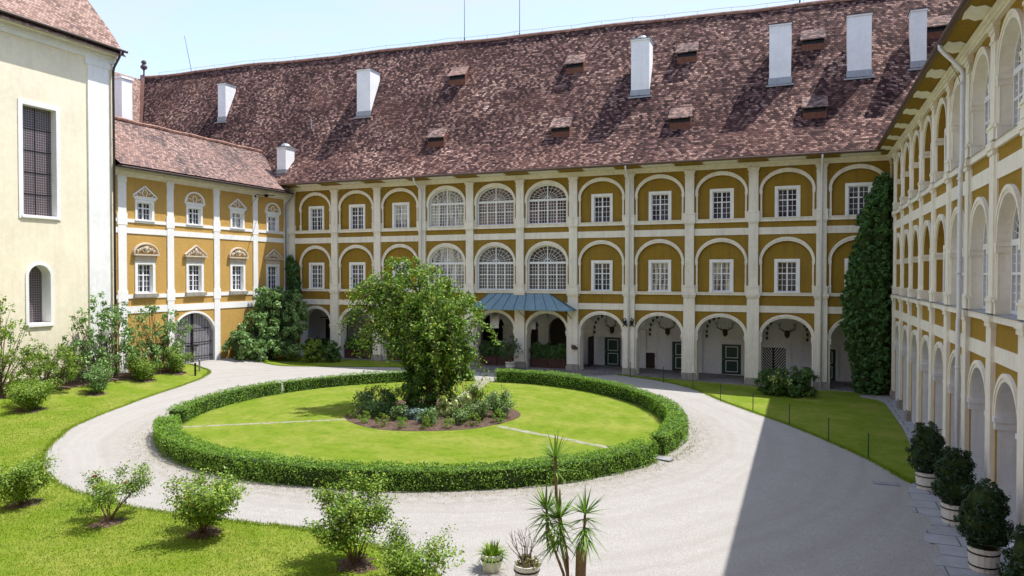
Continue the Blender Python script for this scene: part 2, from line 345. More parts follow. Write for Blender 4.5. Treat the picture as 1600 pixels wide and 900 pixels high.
for (a, b_, c_, d_) in ((-900, 900, 58, 900), (-900, 900, -900, 4), (-900, -52, 4, 58), (6, 900, 4, 58)):
    k = 12
    for i in range(k):
        if b_ - a > 500 and a == -900 and b_ == 900:
            xs = [-900, -300, -52, -44, -40, -36, -16, -12, -8, -4, 0, 6, 300, 900]
            for x0, x1 in zip(xs, xs[1:]): 
                if i == 0: far.quad((x0, c_, gz(x0, c_)), (x1, c_, gz(x1, c_)), (x1, d_, gz(x1, c_)), (x0, d_, gz(x0, c_)))
        elif i == 0: far.quad((a, c_, gz(a, 30)), (b_, c_, gz(b_, 30)), (b_, d_, gz(b_, 30)), (a, d_, gz(a, 30)))
tag(far.build('terrain', 'gravel'), kind='structure')

def smooth_line(P, k=6):
    out = []
    for i in range(len(P) - 1):
        p0, p1, p2, p3 = P[max(i - 1, 0)], P[i], P[i + 1], P[min(i + 2, len(P) - 1)]
        for j in range(k):
            t = j / k
            out.append(tuple(.5 * (2 * p1[a] + (p2[a] - p0[a]) * t + (2 * p0[a] - 5 * p1[a] + 4 * p2[a] - p3[a]) * t * t + (3 * p1[a] - p0[a] - 3 * p2[a] + p3[a]) * t ** 3) for a in (0, 1)))
    return out + [P[-1]]
CX, CY = -16.33, 30.35
rnd = random.Random(5)
left_edge = smooth_line([(-39.2, 37.6), (-38, 37.55), (-36.7, 37.04), (-35.03, 33.45), (-32.94, 28.42), (-30.35, 23.09), (-28.34, 20.42), (-26.3, 18.39), (-24.2, 16.84), (-21.57, 15.73), (-18, 15.06), (-15, 15.17), (-12.83, 15.44), (-11.26, 15.53), (-9.54, 15.24), (-8.4, 14.83), (-7.34, 14.2), (-6.6, 12.8), (-6.3, 10)])
left_edge = [(x + rnd.uniform(-.04, .04), y + rnd.uniform(-.04, .04)) for x, y in left_edge]
sheet('lawn_left', left_edge + [(-6.3, 5), (-39.2, 5)], 'grass', .035, .6, skirt=.06)
ringpts = [(CX + 11.1 * math.cos(a * math.pi / 60), CY + 11.1 * math.sin(a * math.pi / 60)) for a in range(120)]
sheet('lawn_circle', ringpts, 'grass_ring', .035, .6, skirt=.06)
right_edge = smooth_line([(-11.6, 48.0), (-8.52, 46.9), (-6.11, 44.85), (-4.17, 41.6), (-2.32, 38.9), (-.5, 36.25), (1.06, 33.4), (2.41, 30.6), (3.5, 27.6)])
sheet('lawn_right', right_edge + [(3.8, 28.2), (4.2, 33), (4.35, 37.4), (4.3, 44.2), (4.0, 45.3), (3.2, 46.0), (3.2, 47.9), (-11, 48.15)][0:], 'grass', .035, .6, skirt=.06)
strip = smooth_line([(-39.4, 42.0), (-38, 42.4), (-36.07, 42.79), (-32.76, 43.72), (-29.5, 44.8), (-27, 45.6), (-26, 46.6), (-26, 48.1)])
sheet('lawn_strip', strip + [(-39.4, 48.3)], 'grass', .035, .6, skirt=.06)
def path(a0, a1, r0, r1, w, name):
    ca, sa = math.cos(R(a0)), math.sin(R(a0)); pts = []
    P = [(CX + r0 * ca, CY + r0 * sa), (CX + r1 * math.cos(R(a1)), CY + r1 * math.sin(R(a1)))]
    d = Vector((P[1][0] - P[0][0], P[1][1] - P[0][1])).normalized(); q = Vector((-d.y, d.x)) * w / 2
    L = 24; l1 = []; l2 = []
    for i in range(L + 1):
        t = i / L; x = P[0][0] + (P[1][0] - P[0][0]) * t; y = P[0][1] + (P[1][1] - P[0][1]) * t
        l1.append((x + q.x * rnd.uniform(.8, 1.15), y + q.y * rnd.uniform(.8, 1.15))); l2.append((x - q.x * rnd.uniform(.8, 1.15), y - q.y * rnd.uniform(.8, 1.15)))
    sheet(name, l1 + l2[::-1], 'path', .040, .5, skirt=.02)
path(216.5, 216, 3.9, 11.9, .26, 'path'); path(-14, -14.2, 3.9, 11.9, .36, 'path'); path(97, 101.5, 3.9, 12.1, .8, 'path')
bed = [(-16.6 + 4.2 * (1 + .03 * math.sin(5 * a)) * math.cos(a), 30.9 + 4.1 * (1 + .03 * math.cos(4 * a)) * math.sin(a)) for a in [i * math.pi / 40 for i in range(80)]]
sheet('flower_bed', bed, 'soil', .045, .35, skirt=.03, hf=lambda x, y: .14 * max(0, 1 - math.hypot(x + 16.6, y - 30.9) / 4.1) + .03 * math.sin(x * 7) * math.sin(y * 6.3) * (1 if math.hypot(x + 16.6, y - 30.9) < 3.8 else 0))
jag = [(3.5, 27.55), (3.25, 26.4), (3.3, 25.2), (3.05, 25.1), (3.15, 24.3), (3.5, 24.1), (3.45, 23.2), (3.62, 22.9), (3.2, 22.6), (3.05, 21.7), (3.35, 21.5), (3.3, 20.6), (3.05, 20.3), (3.2, 19.2), (3.5, 18.9), (3.4, 17.0), (3.1, 16.8), (3.2, 10)]
sheet('paving', jag + [(5.0, 10), (5.0, 46.3), (4.3, 46.2), (4.37, 37.4), (4.22, 33), (3.85, 28.2)], 'paving', .02, .5, skirt=.03)
sheet('loggia_floor', [(-39.6, 48.35), (5.0, 48.35), (5.0, 52.6), (-39.6, 52.6)], 'cobble', .03, .7, skirt=.04)
sheet('forecourt', [(-25.9, 46.6), (-24, 45.2), (-14.5, 45.4), (-11.8, 47.9), (-11.8, 48.3), (-25.9, 48.3)], 'cobble', .006, .6)
sheet('soil_margin', [(-39.3, 20), (-37.9, 20), (-37.7, 26), (-37.9, 30), (-37.7, 33), (-38.0, 36.2), (-39.3, 36.6)], 'soil', .045, .5, skirt=.04)

# ---------------------------------------------------------------- facade kit (local x along the wall, y into the wall, z up)
NA = 18
def arc(h, n=NA):
    return [(h['uc'] - h['a'] * math.cos(math.pi * i / n), h['zs'] + h['b'] * math.sin(math.pi * i / n)) for i in range(n + 1)] if h['b'] else [(h['uc'] - h['a'], h['zs']), (h['uc'] + h['a'], h['zs'])]
def H(uc, a, zb, zs, b=0): return dict(uc=uc, a=a, zb=zb, zs=zs, b=b)
def cell(mb, u0, u1, z0, z1, y, h=None):
    q = lambda a, b_, c_, d_: mb.quad((a, y, c_), (b_, y, c_), (b_, y, d_), (a, y, d_))
    if not h: q(u0, u1, z0, z1); return
    l, r = h['uc'] - h['a'], h['uc'] + h['a']
    q(u0, l, z0, z1); q(r, u1, z0, z1)
    if h['zb'] > z0 + 1e-4: q(l, r, z0, h['zb'])
    A = arc(h)
    for (a, za), (b_, zb) in zip(A, A[1:]): mb.quad((a, y, za), (b_, y, zb), (b_, y, z1), (a, y, z1))
def reveal(mb, h, y0, y1, sill=True):
    l, r = h['uc'] - h['a'], h['uc'] + h['a']
    mb.quad((l, y0, h['zb']), (l, y0, h['zs']), (l, y1, h['zs']), (l, y1, h['zb']))
    mb.quad((r, y0, h['zb']), (r, y1, h['zb']), (r, y1, h['zs']), (r, y0, h['zs']))
    A = arc(h)
    for (a, za), (b_, zb) in zip(A, A[1:]): mb.quad((a, y0, za), (b_, y0, zb), (b_, y1, zb), (a, y1, za))
    if sill: mb.quad((l, y0, h['zb']), (l, y1, h['zb']), (r, y1, h['zb']), (r, y0, h['zb']))
def field(mb, h, y, w=None):
    """surface closing an arched recess, with an optional rectangular hole w"""
    us = [p[0] for p in arc(h)]
    def top(u): return h['zs'] + h['b'] * math.sqrt(max(0, 1 - ((u - h['uc']) / h['a']) ** 2))
    if w: us = sorted(us + [w['uc'] - w['a'], w['uc'] + w['a']])
    for a, b_ in zip(us, us[1:]):
        if b_ - a < 1e-5: continue
        m_ = (a + b_) / 2
        if w and abs(m_ - w['uc']) < w['a']:
            mb.quad((a, y, h['zb']), (b_, y, h['zb']), (b_, y, w['zb']), (a, y, w['zb']))
            mb.quad((a, y, w['zs']), (b_, y, w['zs']), (b_, y, top(b_)), (a, y, top(a)))
        else: mb.quad((a, y, h['zb']), (b_, y, h['zb']), (b_, y, top(b_)), (a, y, top(a)))
def ring(mb, h, wa, wb, y0, y1, d0=0.):
    """arched band: outer edge wa/wb beyond the opening, starting d0 outside it, standing from y1 out to y0"""
    n = NA; P = []
    for i in range(n + 1):
        t = math.pi * i / n; c_, s_ = math.cos(t), math.sin(t)
        P.append(((h['uc'] - (h['a'] + d0) * c_, h['zs'] + (h['b'] + d0) * s_), (h['uc'] - (h['a'] + wa) * c_, h['zs'] + (h['b'] + wb) * s_)))
    for (i0, o0), (i1, o1) in zip(P, P[1:]):
        mb.quad((i0[0], y0, i0[1]), (i1[0], y0, i1[1]), (o1[0], y0, o1[1]), (o0[0], y0, o0[1]))
        mb.quad((o0[0], y0, o0[1]), (o1[0], y0, o1[1]), (o1[0], y1, o1[1]), (o0[0], y1, o0[1]))
        mb.quad((i1[0], y0, i1[1]), (i0[0], y0, i0[1]), (i0[0], y1, i0[1]), (i1[0], y1, i1[1]))
def rect_window(parent, uc, z0, z1, w, y, sur=.19, proud=.06, deep=.14, pane='glass', cols=4, rows=(2, 3), name='window', ped=None, surmat='white_clean'):
    """surround on the wall at y, sash and pane set back behind it"""
    hw = w / 2; f = MB()
    for a, b_, c_, d_ in ((uc - hw - sur, uc - hw, z0 - sur * .4, z1 + sur), (uc + hw, uc + hw + sur, z0 - sur * .4, z1 + sur), (uc - hw, uc + hw, z1, z1 + sur)):
        f.box(a, b_, y - proud, y + .002 if 0 else y + .01, c_, d_)
    f.box(uc - hw - sur - .04, uc + hw + sur + .04, y - proud - .07, y + .01, z0 - sur * .4 - .075, z0 - sur * .4 - .003)
    r_ = H(uc, hw, z0 - sur * .4, z1); reveal(f, r_, y + .012, y + deep + .03)
    o = f.build(name, surmat, parent)
    s = MB(); ys, ye = y + deep - .05, y + deep
    fb = .055
    s.box(uc - hw, uc - hw + fb, ys, ye, z0 - .07, z1); s.box(uc + hw - fb, uc + hw, ys, ye, z0 - .07, z1)
    s.box(uc - hw + fb, uc + hw - fb, ys, ye, z1 - fb, z1 - .002); s.box(uc - hw + fb, uc + hw - fb, ys, ye, z0 - .07, z0 + fb - .07)
    zt = z1 - (z1 - z0) * rows[0] / (rows[0] + rows[1])
    s.box(uc - .045, uc + .045, ys - .015, ye, z0 + fb - .07, z1 - fb); s.box(uc - hw + fb, uc - .047, ys - .01, ye, zt - .035, zt + .035); s.box(uc + .047, uc + hw - fb, ys - .01, ye, zt - .035, zt + .035)
    for i in (1, 3):
        x = uc - hw + w * i / cols; s.box(x - .014, x + .014, ys + .02, ye, z0 - .02, z1 - fb)
    for a, b_, k in ((zt + .035, z1 - fb, rows[0]), (z0 - .01, zt - .035, rows[1])):
        for i in range(1, k): zz = a + (b_ - a) * i / k; s.box(uc - hw + fb, uc + hw - fb, ys + .022, ye - .002, zz - .013, zz + .013)
    s.build('sash', 'frame', o)
    g = MB(); g.quad((uc - hw, ye - .006, z0 - .1), (uc + hw, ye - .006, z0 - .1), (uc + hw, ye - .006, z1), (uc - hw, ye - .006, z1)); g.build('pane', pane, o)
    return o
def arch_window(parent, h, y, pane='glass', rows=(3, 4), seg=4, sub=3):
    uc, a, zb, zs, b_ = h['uc'], h['a'], h['zb'], h['zs'], h['b']
    s = MB(); y0, y1 = y - .06, y + .01
    inner = H(uc, a - .1, zb, zs, b_ - .1); ring(s, inner, .1, .1, y0, y1)
    s.box(uc - a, uc - a + .1, y0, y1, zb, zs); s.box(uc + a - .1, uc + a, y0, y1, zb, zs)
    s.box(uc - a + .1, uc + a - .1, y0, y1, zb, zb + .09); s.box(uc - a + .1, uc + a - .1, y0 - .02, y1, zs - .13, zs + .03)
    W_ = 2 * (a - .1)
    zm = zb + .09 + (zs - .13 - zb - .09) * rows[1] / sum(rows)
    for i in range(1, seg):
        x = uc - a + .1 + W_ * i / seg; t = .045 if i != seg / 2 else .055; s.box(x - t, x + t, y0 - .012, y1, zb + .09, zs - .13)
    s.box(uc - .035, uc + .035, y0 - .012, y1, zs + .03, zs + b_ - .1)
    for i in range(seg):
        xa = uc - a + .1 + W_ * i / seg + .045; xb = uc - a + .1 + W_ * (i + 1) / seg - .045
        s.box(xa, xb, y0 - .005, y1, zm - .035, zm + .035)
        for j in range(1, sub): x = xa + (xb - xa) * j / sub; s.box(x - .012, x + .012, y0 + .03, y1, zb + .09, zs - .13)
        for (za, zc, k) in ((zb + .09, zm - .035, rows[1]), (zm + .035, zs - .13, rows[0])):
            for j in range(1, k): z = za + (zc - za) * j / k; s.box(xa, xb, y0 + .032, y1 - .002, z - .012, z + .012)
    for i in range(1, 12):
        if i == 6: continue
        t = math.pi * i / 12; c_, s_ = math.cos(t), math.sin(t); r0 = .16
        p = [(uc - a * r0 * c_, y - .02, zs + .03 + b_ * r0 * s_), (uc - (a - .1) * c_, y - .02, zs + (b_ - .1) * s_)]
        s.tube(p, .014, 4)
    for rr in (.16, .5, .76):
        s.tube([(uc - (a - .05) * rr * math.cos(math.pi * i / 14), y - .022, zs + .03 + (b_ - .05) * rr * math.sin(math.pi * i / 14)) for i in range(15)], .014 if rr > .2 else .03, 4)
    o = s.build('window', 'frame', parent)
    g = MB(); gh = H(uc, a, zb, zs, b_); field(g, gh, y + .004); g.build('pane', pane, o); return o

# ---------------------------------------------------------------- main wing (facing the camera)
A = empty('main_wing', (0, 48.8, 0), 0, 'long ochre arcaded palace wing with white arches and steep tiled roof', 'building')
E = [-39.1] + [1.12 - 4.015 * i for i in range(9, -1, -1)] + [5.35]
ZW = 4.9; ZW2 = 9.55
L_G = dict(zs=2.75, b=1.23, crown=3.98); L_1 = dict(zb=5.61, zs=7.60, b=1.29); L_2 = dict(zb=10.36, zs=12.10, b=1.13)
BIG = (3, 4, 5)
wall = MB(); fieldm = MB(); white_in = MB(); nb = len(E) - 1
curt1 = {2: 0, 7: 1, 8: 1}
for i in range(nb):
    u0, u1 = E[i], E[i + 1]; uc = (u0 + u1) / 2; a = min(1.49, (u1 - u0) / 2 - .52)
    if i == 0: uc += .12; a = 1.40
    if i == nb - 1: uc -= .05; a = 1.50
    hg = H(uc, a, -.8, L_G['zs'], L_G['b']); cell(wall, u0, u1, -.8, ZW, 0, hg); reveal(white_in, hg, 0, .75, False); cell(white_in, u0, u1, -.8, ZW, .75, hg)
    mo = MB(); ring(mo, hg, .20, .24, -.05, .0); ring(mo, hg, .20, .24, -.085, -.05, .11)
    mo.build('arch_moulding', 'white', A)
    for sgn in (-1, 1):
        mo = MB(); x = uc + sgn * (a + .09); mo.tube([(x, -.02, -.4), (x, -.02, 2.42)], .075, 8)
        e0, e1 = sorted((uc + sgn * (a - .05), uc + sgn * (a + .2))); mo.box(e0, e1, -.12, .78, 2.62, 2.75); mo.box(min(e0 + .03, e1), e1 - .02, -.085, .76, 2.42, 2.62)
        mo.build('impost', 'white', A)
    for fl, (LL, z0, z1) in enumerate(((L_1, ZW, ZW2), (L_2, ZW2, 13.62))):
        h = H(uc, a, LL['zb'], LL['zs'], LL['b'])
        cell(wall, u0, u1, z0, z1, 0, h)
        mo = MB(); ring(mo, h, .17, .26, -.06, 0); ring(mo, h, .17, .26, -.095, -.06, .13)
        mo.build('arch_moulding', 'white', A)
        for sgn in (-1, 1):
            mo = MB(); e0, e1 = sorted((uc + sgn * a, uc + sgn * (a + .10))); mo.box(e0, e1, -.045, -.001, LL['zb'], LL['zs'] - .22)
            e0, e1 = sorted((uc + sgn * (a - .03), uc + sgn * (a + .17))); mo.box(e0, e1, -.09, .06, LL['zs'] - .1, LL['zs'] - .002); mo.box(e0 + .02, e1 - .02, -.07, .05, LL['zs'] - .22, LL['zs'] - .103)
            e0, e1 = sorted((uc + sgn * (a - .02), uc + sgn * (a + .16))); mo.box(e0, e1, -.08, .04, LL['zb'] + .36, LL['zb'] + .46); mo.box(e0 + .01, e1 - .01, -.06, .03, LL['zb'], LL['zb'] + .36)
            mo.build('jamb_strip', 'white', A)
        if i in BIG:
            reveal(white_in, h, 0, .30)
            arch_window(A, H(uc, a + .0, LL['zb'] + .02, LL['zs'] + .06, LL['b'] - .06), .26, 'glass_reflect' if (fl and i > 3) else ('curtain' if i == 3 else 'glass'))
        else:
            reveal(wall, h, 0, .12)
            z0w, z1w = (7.56 - 1.83, 7.56) if fl == 0 else (10.46, 12.18)
            ucw = uc + .02; w = H(ucw, .57, z0w - .076, z1w)
            field(wall, h, .12, w)
            rect_window(A, ucw, z0w, z1w, 1.14, .12, pane='curtain' if (i in curt1 and curt1[i] == 1 - fl) or (i == 2 and fl == 1) else 'glass')
wall.build('wall', 'ochre', A); white_in.build('arcade_reveal', 'white', A)
# pilasters
for i, u in enumerate(E):
    if i == 0: u = -39.28
    if i == nb: u = 5.32
    p = MB(); wg, w1 = .37, .295
    if i == nb: wg = w1 = .42
    zg = gz(u)
    p.box(u - wg, u + wg, -.24, -.002, zg + .46, 4.33); p.box(u - wg, u + wg, -.22, -.002, 4.332, 5.28)
    p.box(u - wg - .05, u + wg + .05, -.30, .0, 5.283, 5.40); p.box(u - wg - .08, u + wg + .08, -.34, .0, 5.403, 5.55)
    for zb, zt in ((5.553, 10.05), (10.353, 13.62)):
        p.box(u - w1 - .07, u + w1 + .07, -.24, -.001, zb, zb + .36); p.box(u - w1 - .10, u + w1 + .10, -.27, -.001, zb + .363, zb + .43); p.box(u - w1 - .04, u + w1 + .04, -.21, -.001, zb + .433, zb + .50)
        if zb < 9: p.box(u - w1, u + w1, -.17, -.001, zb + .503, zt)
        else: p.box(u - w1, u + w1, -.17, -.001, zb + .503, 13.15)
    p.box(u - w1 - .03, u + w1 + .03, -.22, -.001, 10.053, 10.15); p.box(u - w1 - .07, u + w1 + .07, -.27, -.001, 10.153, 10.35)
    p.box(u - w1 - .03, u + w1 + .03, -.20, -.001, 13.153, 13.22); p.box(u - w1, u + w1, -.175, -.001, 13.223, 13.40); p.box(u - w1 - .04, u + w1 + .04, -.22, -.001, 13.403, 13.52); p.box(u - w1 - .08, u + w1 + .08, -.26, -.001, 13.523, 13.62)
    o = p.build('pilaster', 'white', A)
    bs = MB(); bs.box(u - wg - .10, u + wg + .10, -.33, .74, zg - .1, zg + .34); bs.box(u - wg - .06, u + wg + .06, -.29, .72, zg + .343, zg + .45); bs.build('plinth', 'stone', o)
# bands between the pilasters
for (z0, z1, pr, nm_) in ((5.41, 5.56, .10, 'sill_band'), (4.33, 4.76, .05, 'string_course'), (10.14, 10.34, .10, 'sill_band'), (9.32, 9.77, .05, 'string_course')):
    p = MB(); p.box(-39.1, 5.35, -pr, .001, z0, z1)
    if nm_ == 'sill_band': p.box(-39.1, 5.35, -pr - .05, .001, z1 + .002, z1 + .05)
    p.build(nm_, 'white', A)
p = MB(); p.box(-39.7, 5.4, -.16, .0, 13.622, 13.72); p.box(-39.7, 5.4, -.22, .0, 13.723, 13.80); p.box(-39.7, 5.4, -.34, .0, 13.803, 13.93); p.build('cornice', 'white', A)
# loggia behind the arcade
def trans(o): return o
lg = MB(); YB = 3.6; doors_h = [H(-17.25, .82, -.8, 2.5, .95), H(-19.85, 1.05, -.8, 2.5, 1.1), H(-22.75, 1.05, -.8, 2.5, 1.1)]
cell(lg, -39.2, -24.0, -.8, 4.55, YB); cell(lg, -24.0, -21.3, -.8, 4.55, YB, doors_h[2]); cell(lg, -21.3, -18.45, -.8, 4.55, YB, doors_h[1]); cell(lg, -18.45, -14.95, -.8, 4.55, YB, doors_h[0]); cell(lg, -14.95, 5.4, -.8, 4.55, YB)
for h in doors_h: reveal(lg, h, YB, YB + .5, False)
lg.quad((-39.2, .75, 4.5), (5.4, .75, 4.5), (5.4, YB + 6, 4.5), (-39.2, YB + 6, 4.5))
lg.quad((-39.2, YB, -.8), (-39.2, .75, -.8), (-39.2, .75, 4.5), (-39.2, YB, 4.5)); lg.quad((5.36, .75, -.8), (5.36, YB, -.8), (5.36, YB, 4.5), (5.36, .75, 4.5))
for i, u in enumerate(E[1:-1]):   # shallow wall piers and diaphragm arches across the loggia
    if -23.5 < u < -18.5: u = {4: -21.35, 5: -18.42}.get(i + 1, u)
    lg.box(u - .42, u + .42, YB - .14, YB - .002, -.8, 2.6); lg.box(u - .48, u + .48, YB - .2, YB - .002, 2.603, 2.75)
    n_ = 14; ya, yb = .75, YB; ym = (ya + yb) / 2; ra = (yb - ya) / 2
    for k in range(n_):
        t0, t1 = math.pi * k / n_, math.pi * (k + 1) / n_
        P0 = (ym - ra * math.cos(t0), 2.75 + 1.2 * math.sin(t0)); P1 = (ym - ra * math.cos(t1), 2.75 + 1.2 * math.sin(t1))
        for s_ in (-.36, .36): lg.quad((u + s_, P0[0], P0[1]), (u + s_, P1[0], P1[1]), (u + s_, P1[0], 4.5), (u + s_, P0[0], 4.5))
        lg.quad((u - .36, P0[0], P0[1]), (u + .36, P0[0], P0[1]), (u + .36, P1[0], P1[1]), (u - .36, P1[0], P1[1]))
lg.build('loggia_wall', 'loggia', A)
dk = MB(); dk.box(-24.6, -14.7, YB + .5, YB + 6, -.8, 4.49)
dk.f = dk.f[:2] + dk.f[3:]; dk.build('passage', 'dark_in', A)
# doors in the loggia
def green_door(u0, u1, zb, zt, leaf='door'):
    o = MB(); y = YB - .03
    for a, b_, c_, d_ in ((u0 - .2, u0 - .003, zb, zt + .18), (u1 + .003, u1 + .2, zb, zt + .18), (u0, u1, zt + .003, zt + .18)): o.box(a, b_, y - .05, y + .027, c_, d_)
    fr = o.build(leaf, 'loggia', A); d = MB(); d.box(u0, u1, y - .02, y + .02, zb, zt); d.build('door_leaf', 'green_door', fr)
    l = MB(); w_ = u1 - u0; hh = zt - zb
    for (c0, c1) in ((zb + hh * .07, zb + hh * .46), (zb + hh * .54, zb + hh * .93)):
        x0, x1 = u0 + w_ * .2, u1 - w_ * .16; t = .045
        for q in ((x0, x1, c0, c0 + t), (x0, x1, c1 - t, c1), (x0, x0 + t, c0 + t, c1 - t), (x1 - t, x1, c0 + t, c1 - t)): l.box(q[0], q[1], y - .04, y - .022, q[2], q[3])
    l.build('door_beading', 'loggia', fr)
    k = MB(); k.blob((u0 + .09, y - .06, zb + hh * .5), (.035, .04, .035)); k.build('handle', 'bone', fr)
green_door(-13.6, -12.38, -.05, 2.1); green_door(-8.62, -7.42, -.12, 1.95); green_door(-5.17, -3.88, -.19, 1.88); green_door(.95, 2.12, -.3, 1.78)
for (u0, u1, z0, z1) in ((-10.68, -9.86, -.05, 1.07), (3.16, 3.95, -.25, .88)):
    o = MB(); y = YB - .03
    for a, b_, c_, d_ in ((u0 - .14, u0 - .003, z0, z1 + .13), (u1 + .003, u1 + .14, z0, z1 + .13), (u0, u1, z1 + .003, z1 + .13)): o.box(a, b_, y - .04, y + .027, c_, d_)
    fr = o.build('hatch', 'loggia', A); d = MB(); d.box(u0, u1, y - .02, y + .02, z0, z1); d.build('hatch_leaf', 'dark_wood', fr)
    k = MB()
    for zz in (z0 + .15, z1 - .25): k.box(u1 - .12, u1 + .1, y - .05, y - .022, zz, zz + .035)
    k.box(u0 - .12, u0 + .08, y - .06, y - .042, z0 + .5, z0 + .55); k.build('hinge', 'iron', fr)
u0, u1, z0, z1 = -2.55, -.98, -.33, 1.76; o = MB(); y = YB - .03
for a, b_, c_, d_ in ((u0 - .34, u0 - .003, z0, z1 + .26), (u1 + .003, u1 + .34, z0, z1 + .26), (u0, u1, z1 + .003, z1 + .26)): o.box(a, b_, y - .06, y + .027, c_, d_)
fr = o.build('lattice_gate', 'loggia', A); d = MB(); d.box(u0, u1, y + .0, y + .02, z0, z1); d.box((u0 + u1) / 2 - .05, (u0 + u1) / 2 + .05, y - .05, y - .002, z0, z1); d.build('gate_leaf', 'dark_wood', fr)
l = MB(); um = (u0 + u1) / 2; hw = um - u0
for sgn in (-1, 1):
    z = z0 - hw
    while z < z1 + .1:
        a0, za, a1, zb = .06, z, hw - .03, z + hw * 1.05
        if za < z0 + .03: a0 += (z0 + .03 - za) / 1.05; za = z0 + .03
        if zb > z1 - .03: a1 -= (zb - (z1 - .03)) / 1.05; zb = z1 - .03
        if a1 > a0 + .05: l.poly([(um + sgn * a0, y - .02, za), (um + sgn * a1, y - .02, zb), (um + sgn * a1, y - .02, zb + .08), (um + sgn * a0, y - .02, za + .08)])
        z += .2
l.build('gate_slats', 'loggia', fr)
sh = MB(); sh.box(-14.42, -14.36, 1.9, 3.3, -.05, 2.2); sh.build('open_door', 'dark_wood', A)
# dark openings and lattice in the far left bays
o = MB(); o.box(-38.6, -36.4, YB - .08, YB - .003, -.1, 2.9); fr = o.build('door', 'dark_wood', A)  # no real leaf: dark box painted in for the shade of an opening
l = MB()
for k in range(9): x = -37.3 + .14 * k; l.box(x, x + .03, YB - .9, YB - .87, .3, 2.6)
l.box(-37.35, -36.1, YB - .91, YB - .86, 2.6, 2.68); l.box(-38.5, -36.1, YB - .91, YB - .86, 3.05, 3.12); l.build('grille', 'iron', A)
o = MB(); o.box(-30.2, -28.7, YB - .06, YB - .003, .9, 2.2); o.build('notice_board', 'dark_wood', A)
# soffit, gutter
so = MB()
so.quad((-39.7, -1.35, 14.06), (5.6, -1.35, 14.06), (5.6, 0, 13.935), (-39.7, 0, 13.935)); sof = so.build('soffit', 'ochre', A)
for i in range(nb):
    uc = (E[i] + E[i + 1]) / 2; k = MB(); hw = 1.25
    k.poly([(uc + x, yy, 13.925 - yy * .0926 - .012) for x, yy in ((-hw, -.3), (-hw + .25, -.42), (-hw + .1, -.7), (-hw + .25, -.98), (-hw, -1.1), (hw, -1.1), (hw - .25, -.98), (hw - .1, -.7), (hw - .25, -.42), (hw, -.3))][::-1])
    k.build('cartouche', 'white', sof)
gt = MB(); gt.tube([(-39.5, -1.42, 14.06), (4.15 + .6, -1.42, 14.06)], .085, 8); gt.box(-39.6, 5.0, -1.38, -1.32, 14.02, 14.2); gt.build('gutter', 'gutter', A)
def pipe(parent, u, name='downpipe', mat='pipe', ztop=14.0, y1=-1.42, yw=-.34, zb=-.45, r=.062, brk=()):
    p = MB(); P = [(u, y1, ztop), (u, y1, ztop - .12), (u, y1 + .12, ztop - .28), (u, yw - .1, ztop - .75), (u, yw, ztop - .95)]
    P += [(u, yw, zb)] if not brk else []
    for zz, dy in brk: P += [(u, yw, zz + .25), (u, yw + dy, zz)]; yw += dy
    if brk: P += [(u, yw, zb)]
    p.tube(P, r, 8)
    for k in range(5): z = zb + 1.2 + k * (ztop - zb - 2.5) / 4; p.tube([(u, yw, z), (u, yw, z + .05)], r + .018, 8)
    return p.build(name, mat, parent, True)
for u in (E[3], E[7], E[10]): pipe(A, u, zb=gz(u) - .05, yw=-.33)
# canopy over the portal arches
cn = MB(); x0, x1, yf, zf_ = -22.45, -14.6, -1.15, 4.28; X0, X1, zt = -21.35, -16.65, 5.38
n_ = 8
def seamq(mb, a, b_, c_, d_, t=.03): mb.poly([a, b_, c_, d_]); mb.poly([(p[0], p[1] + .02, p[2] - t) for p in (d_, c_, b_, a)])
seamq(cn, (x0, yf, zf_), (x1, yf, zf_), (X1, -.19, zt), (X0, -.19, zt)); seamq(cn, (x0, -.19, zf_), (x0, yf, zf_), (X0, -.19, zt), (X0, -.19, zt)); seamq(cn, (x1, yf, zf_), (x1, -.19, zf_), (X1, -.19, zt), (X1, -.19, zt))
cn.box(x0, x1, yf, yf + .02, zf_ - .07, zf_ - .003)
m, n, b = nm('blue green sheet metal', .42, .5); b.inputs['Metallic'].default_value = .25
lk(n, mixc(n, ramp(n, noi(n, pos(n), 1.6, 6, .7), [(.3, 0), (.7, 1)]), (.14, .235, .29), (.20, .305, .355)), b); M['canopy'] = m; M['seam'] = flat('dark folded seams', (.05, .085, .105), .5, .4)
cno = cn.build('canopy', 'canopy', A)
sm_ = MB()
for i in range(0, n_ + 1):
    t = i / n_; a = (x0 + (x1 - x0) * (t * .86 + .0), yf, zf_ + .015); b_ = (X0 + (X1 - X0) * t, -.19, zt + .015); sm_.tube([a, b_], .022, 4)
for t in (.45,): sm_.tube([(x0, yf * (1 - t), zf_ + .015), (X0 + 0, -.19, zt + .01)], .02, 4); sm_.tube([(x1, yf * (1 - t), zf_ + .015), (X1, -.19, zt + .01)], .02, 4)
sm_.tube([(x1, yf, zf_ + .015), (X1, -.19, zt + .015)], .028, 4); sm_.build('canopy_seam', 'seam', cno)
br = MB()
for u in (-18.5, -15.0): br.tube([(u, -.25, 3.65), (u - .25, -.9, 4.2)], .022, 5)
br.build('canopy_bracket', 'iron', cno)

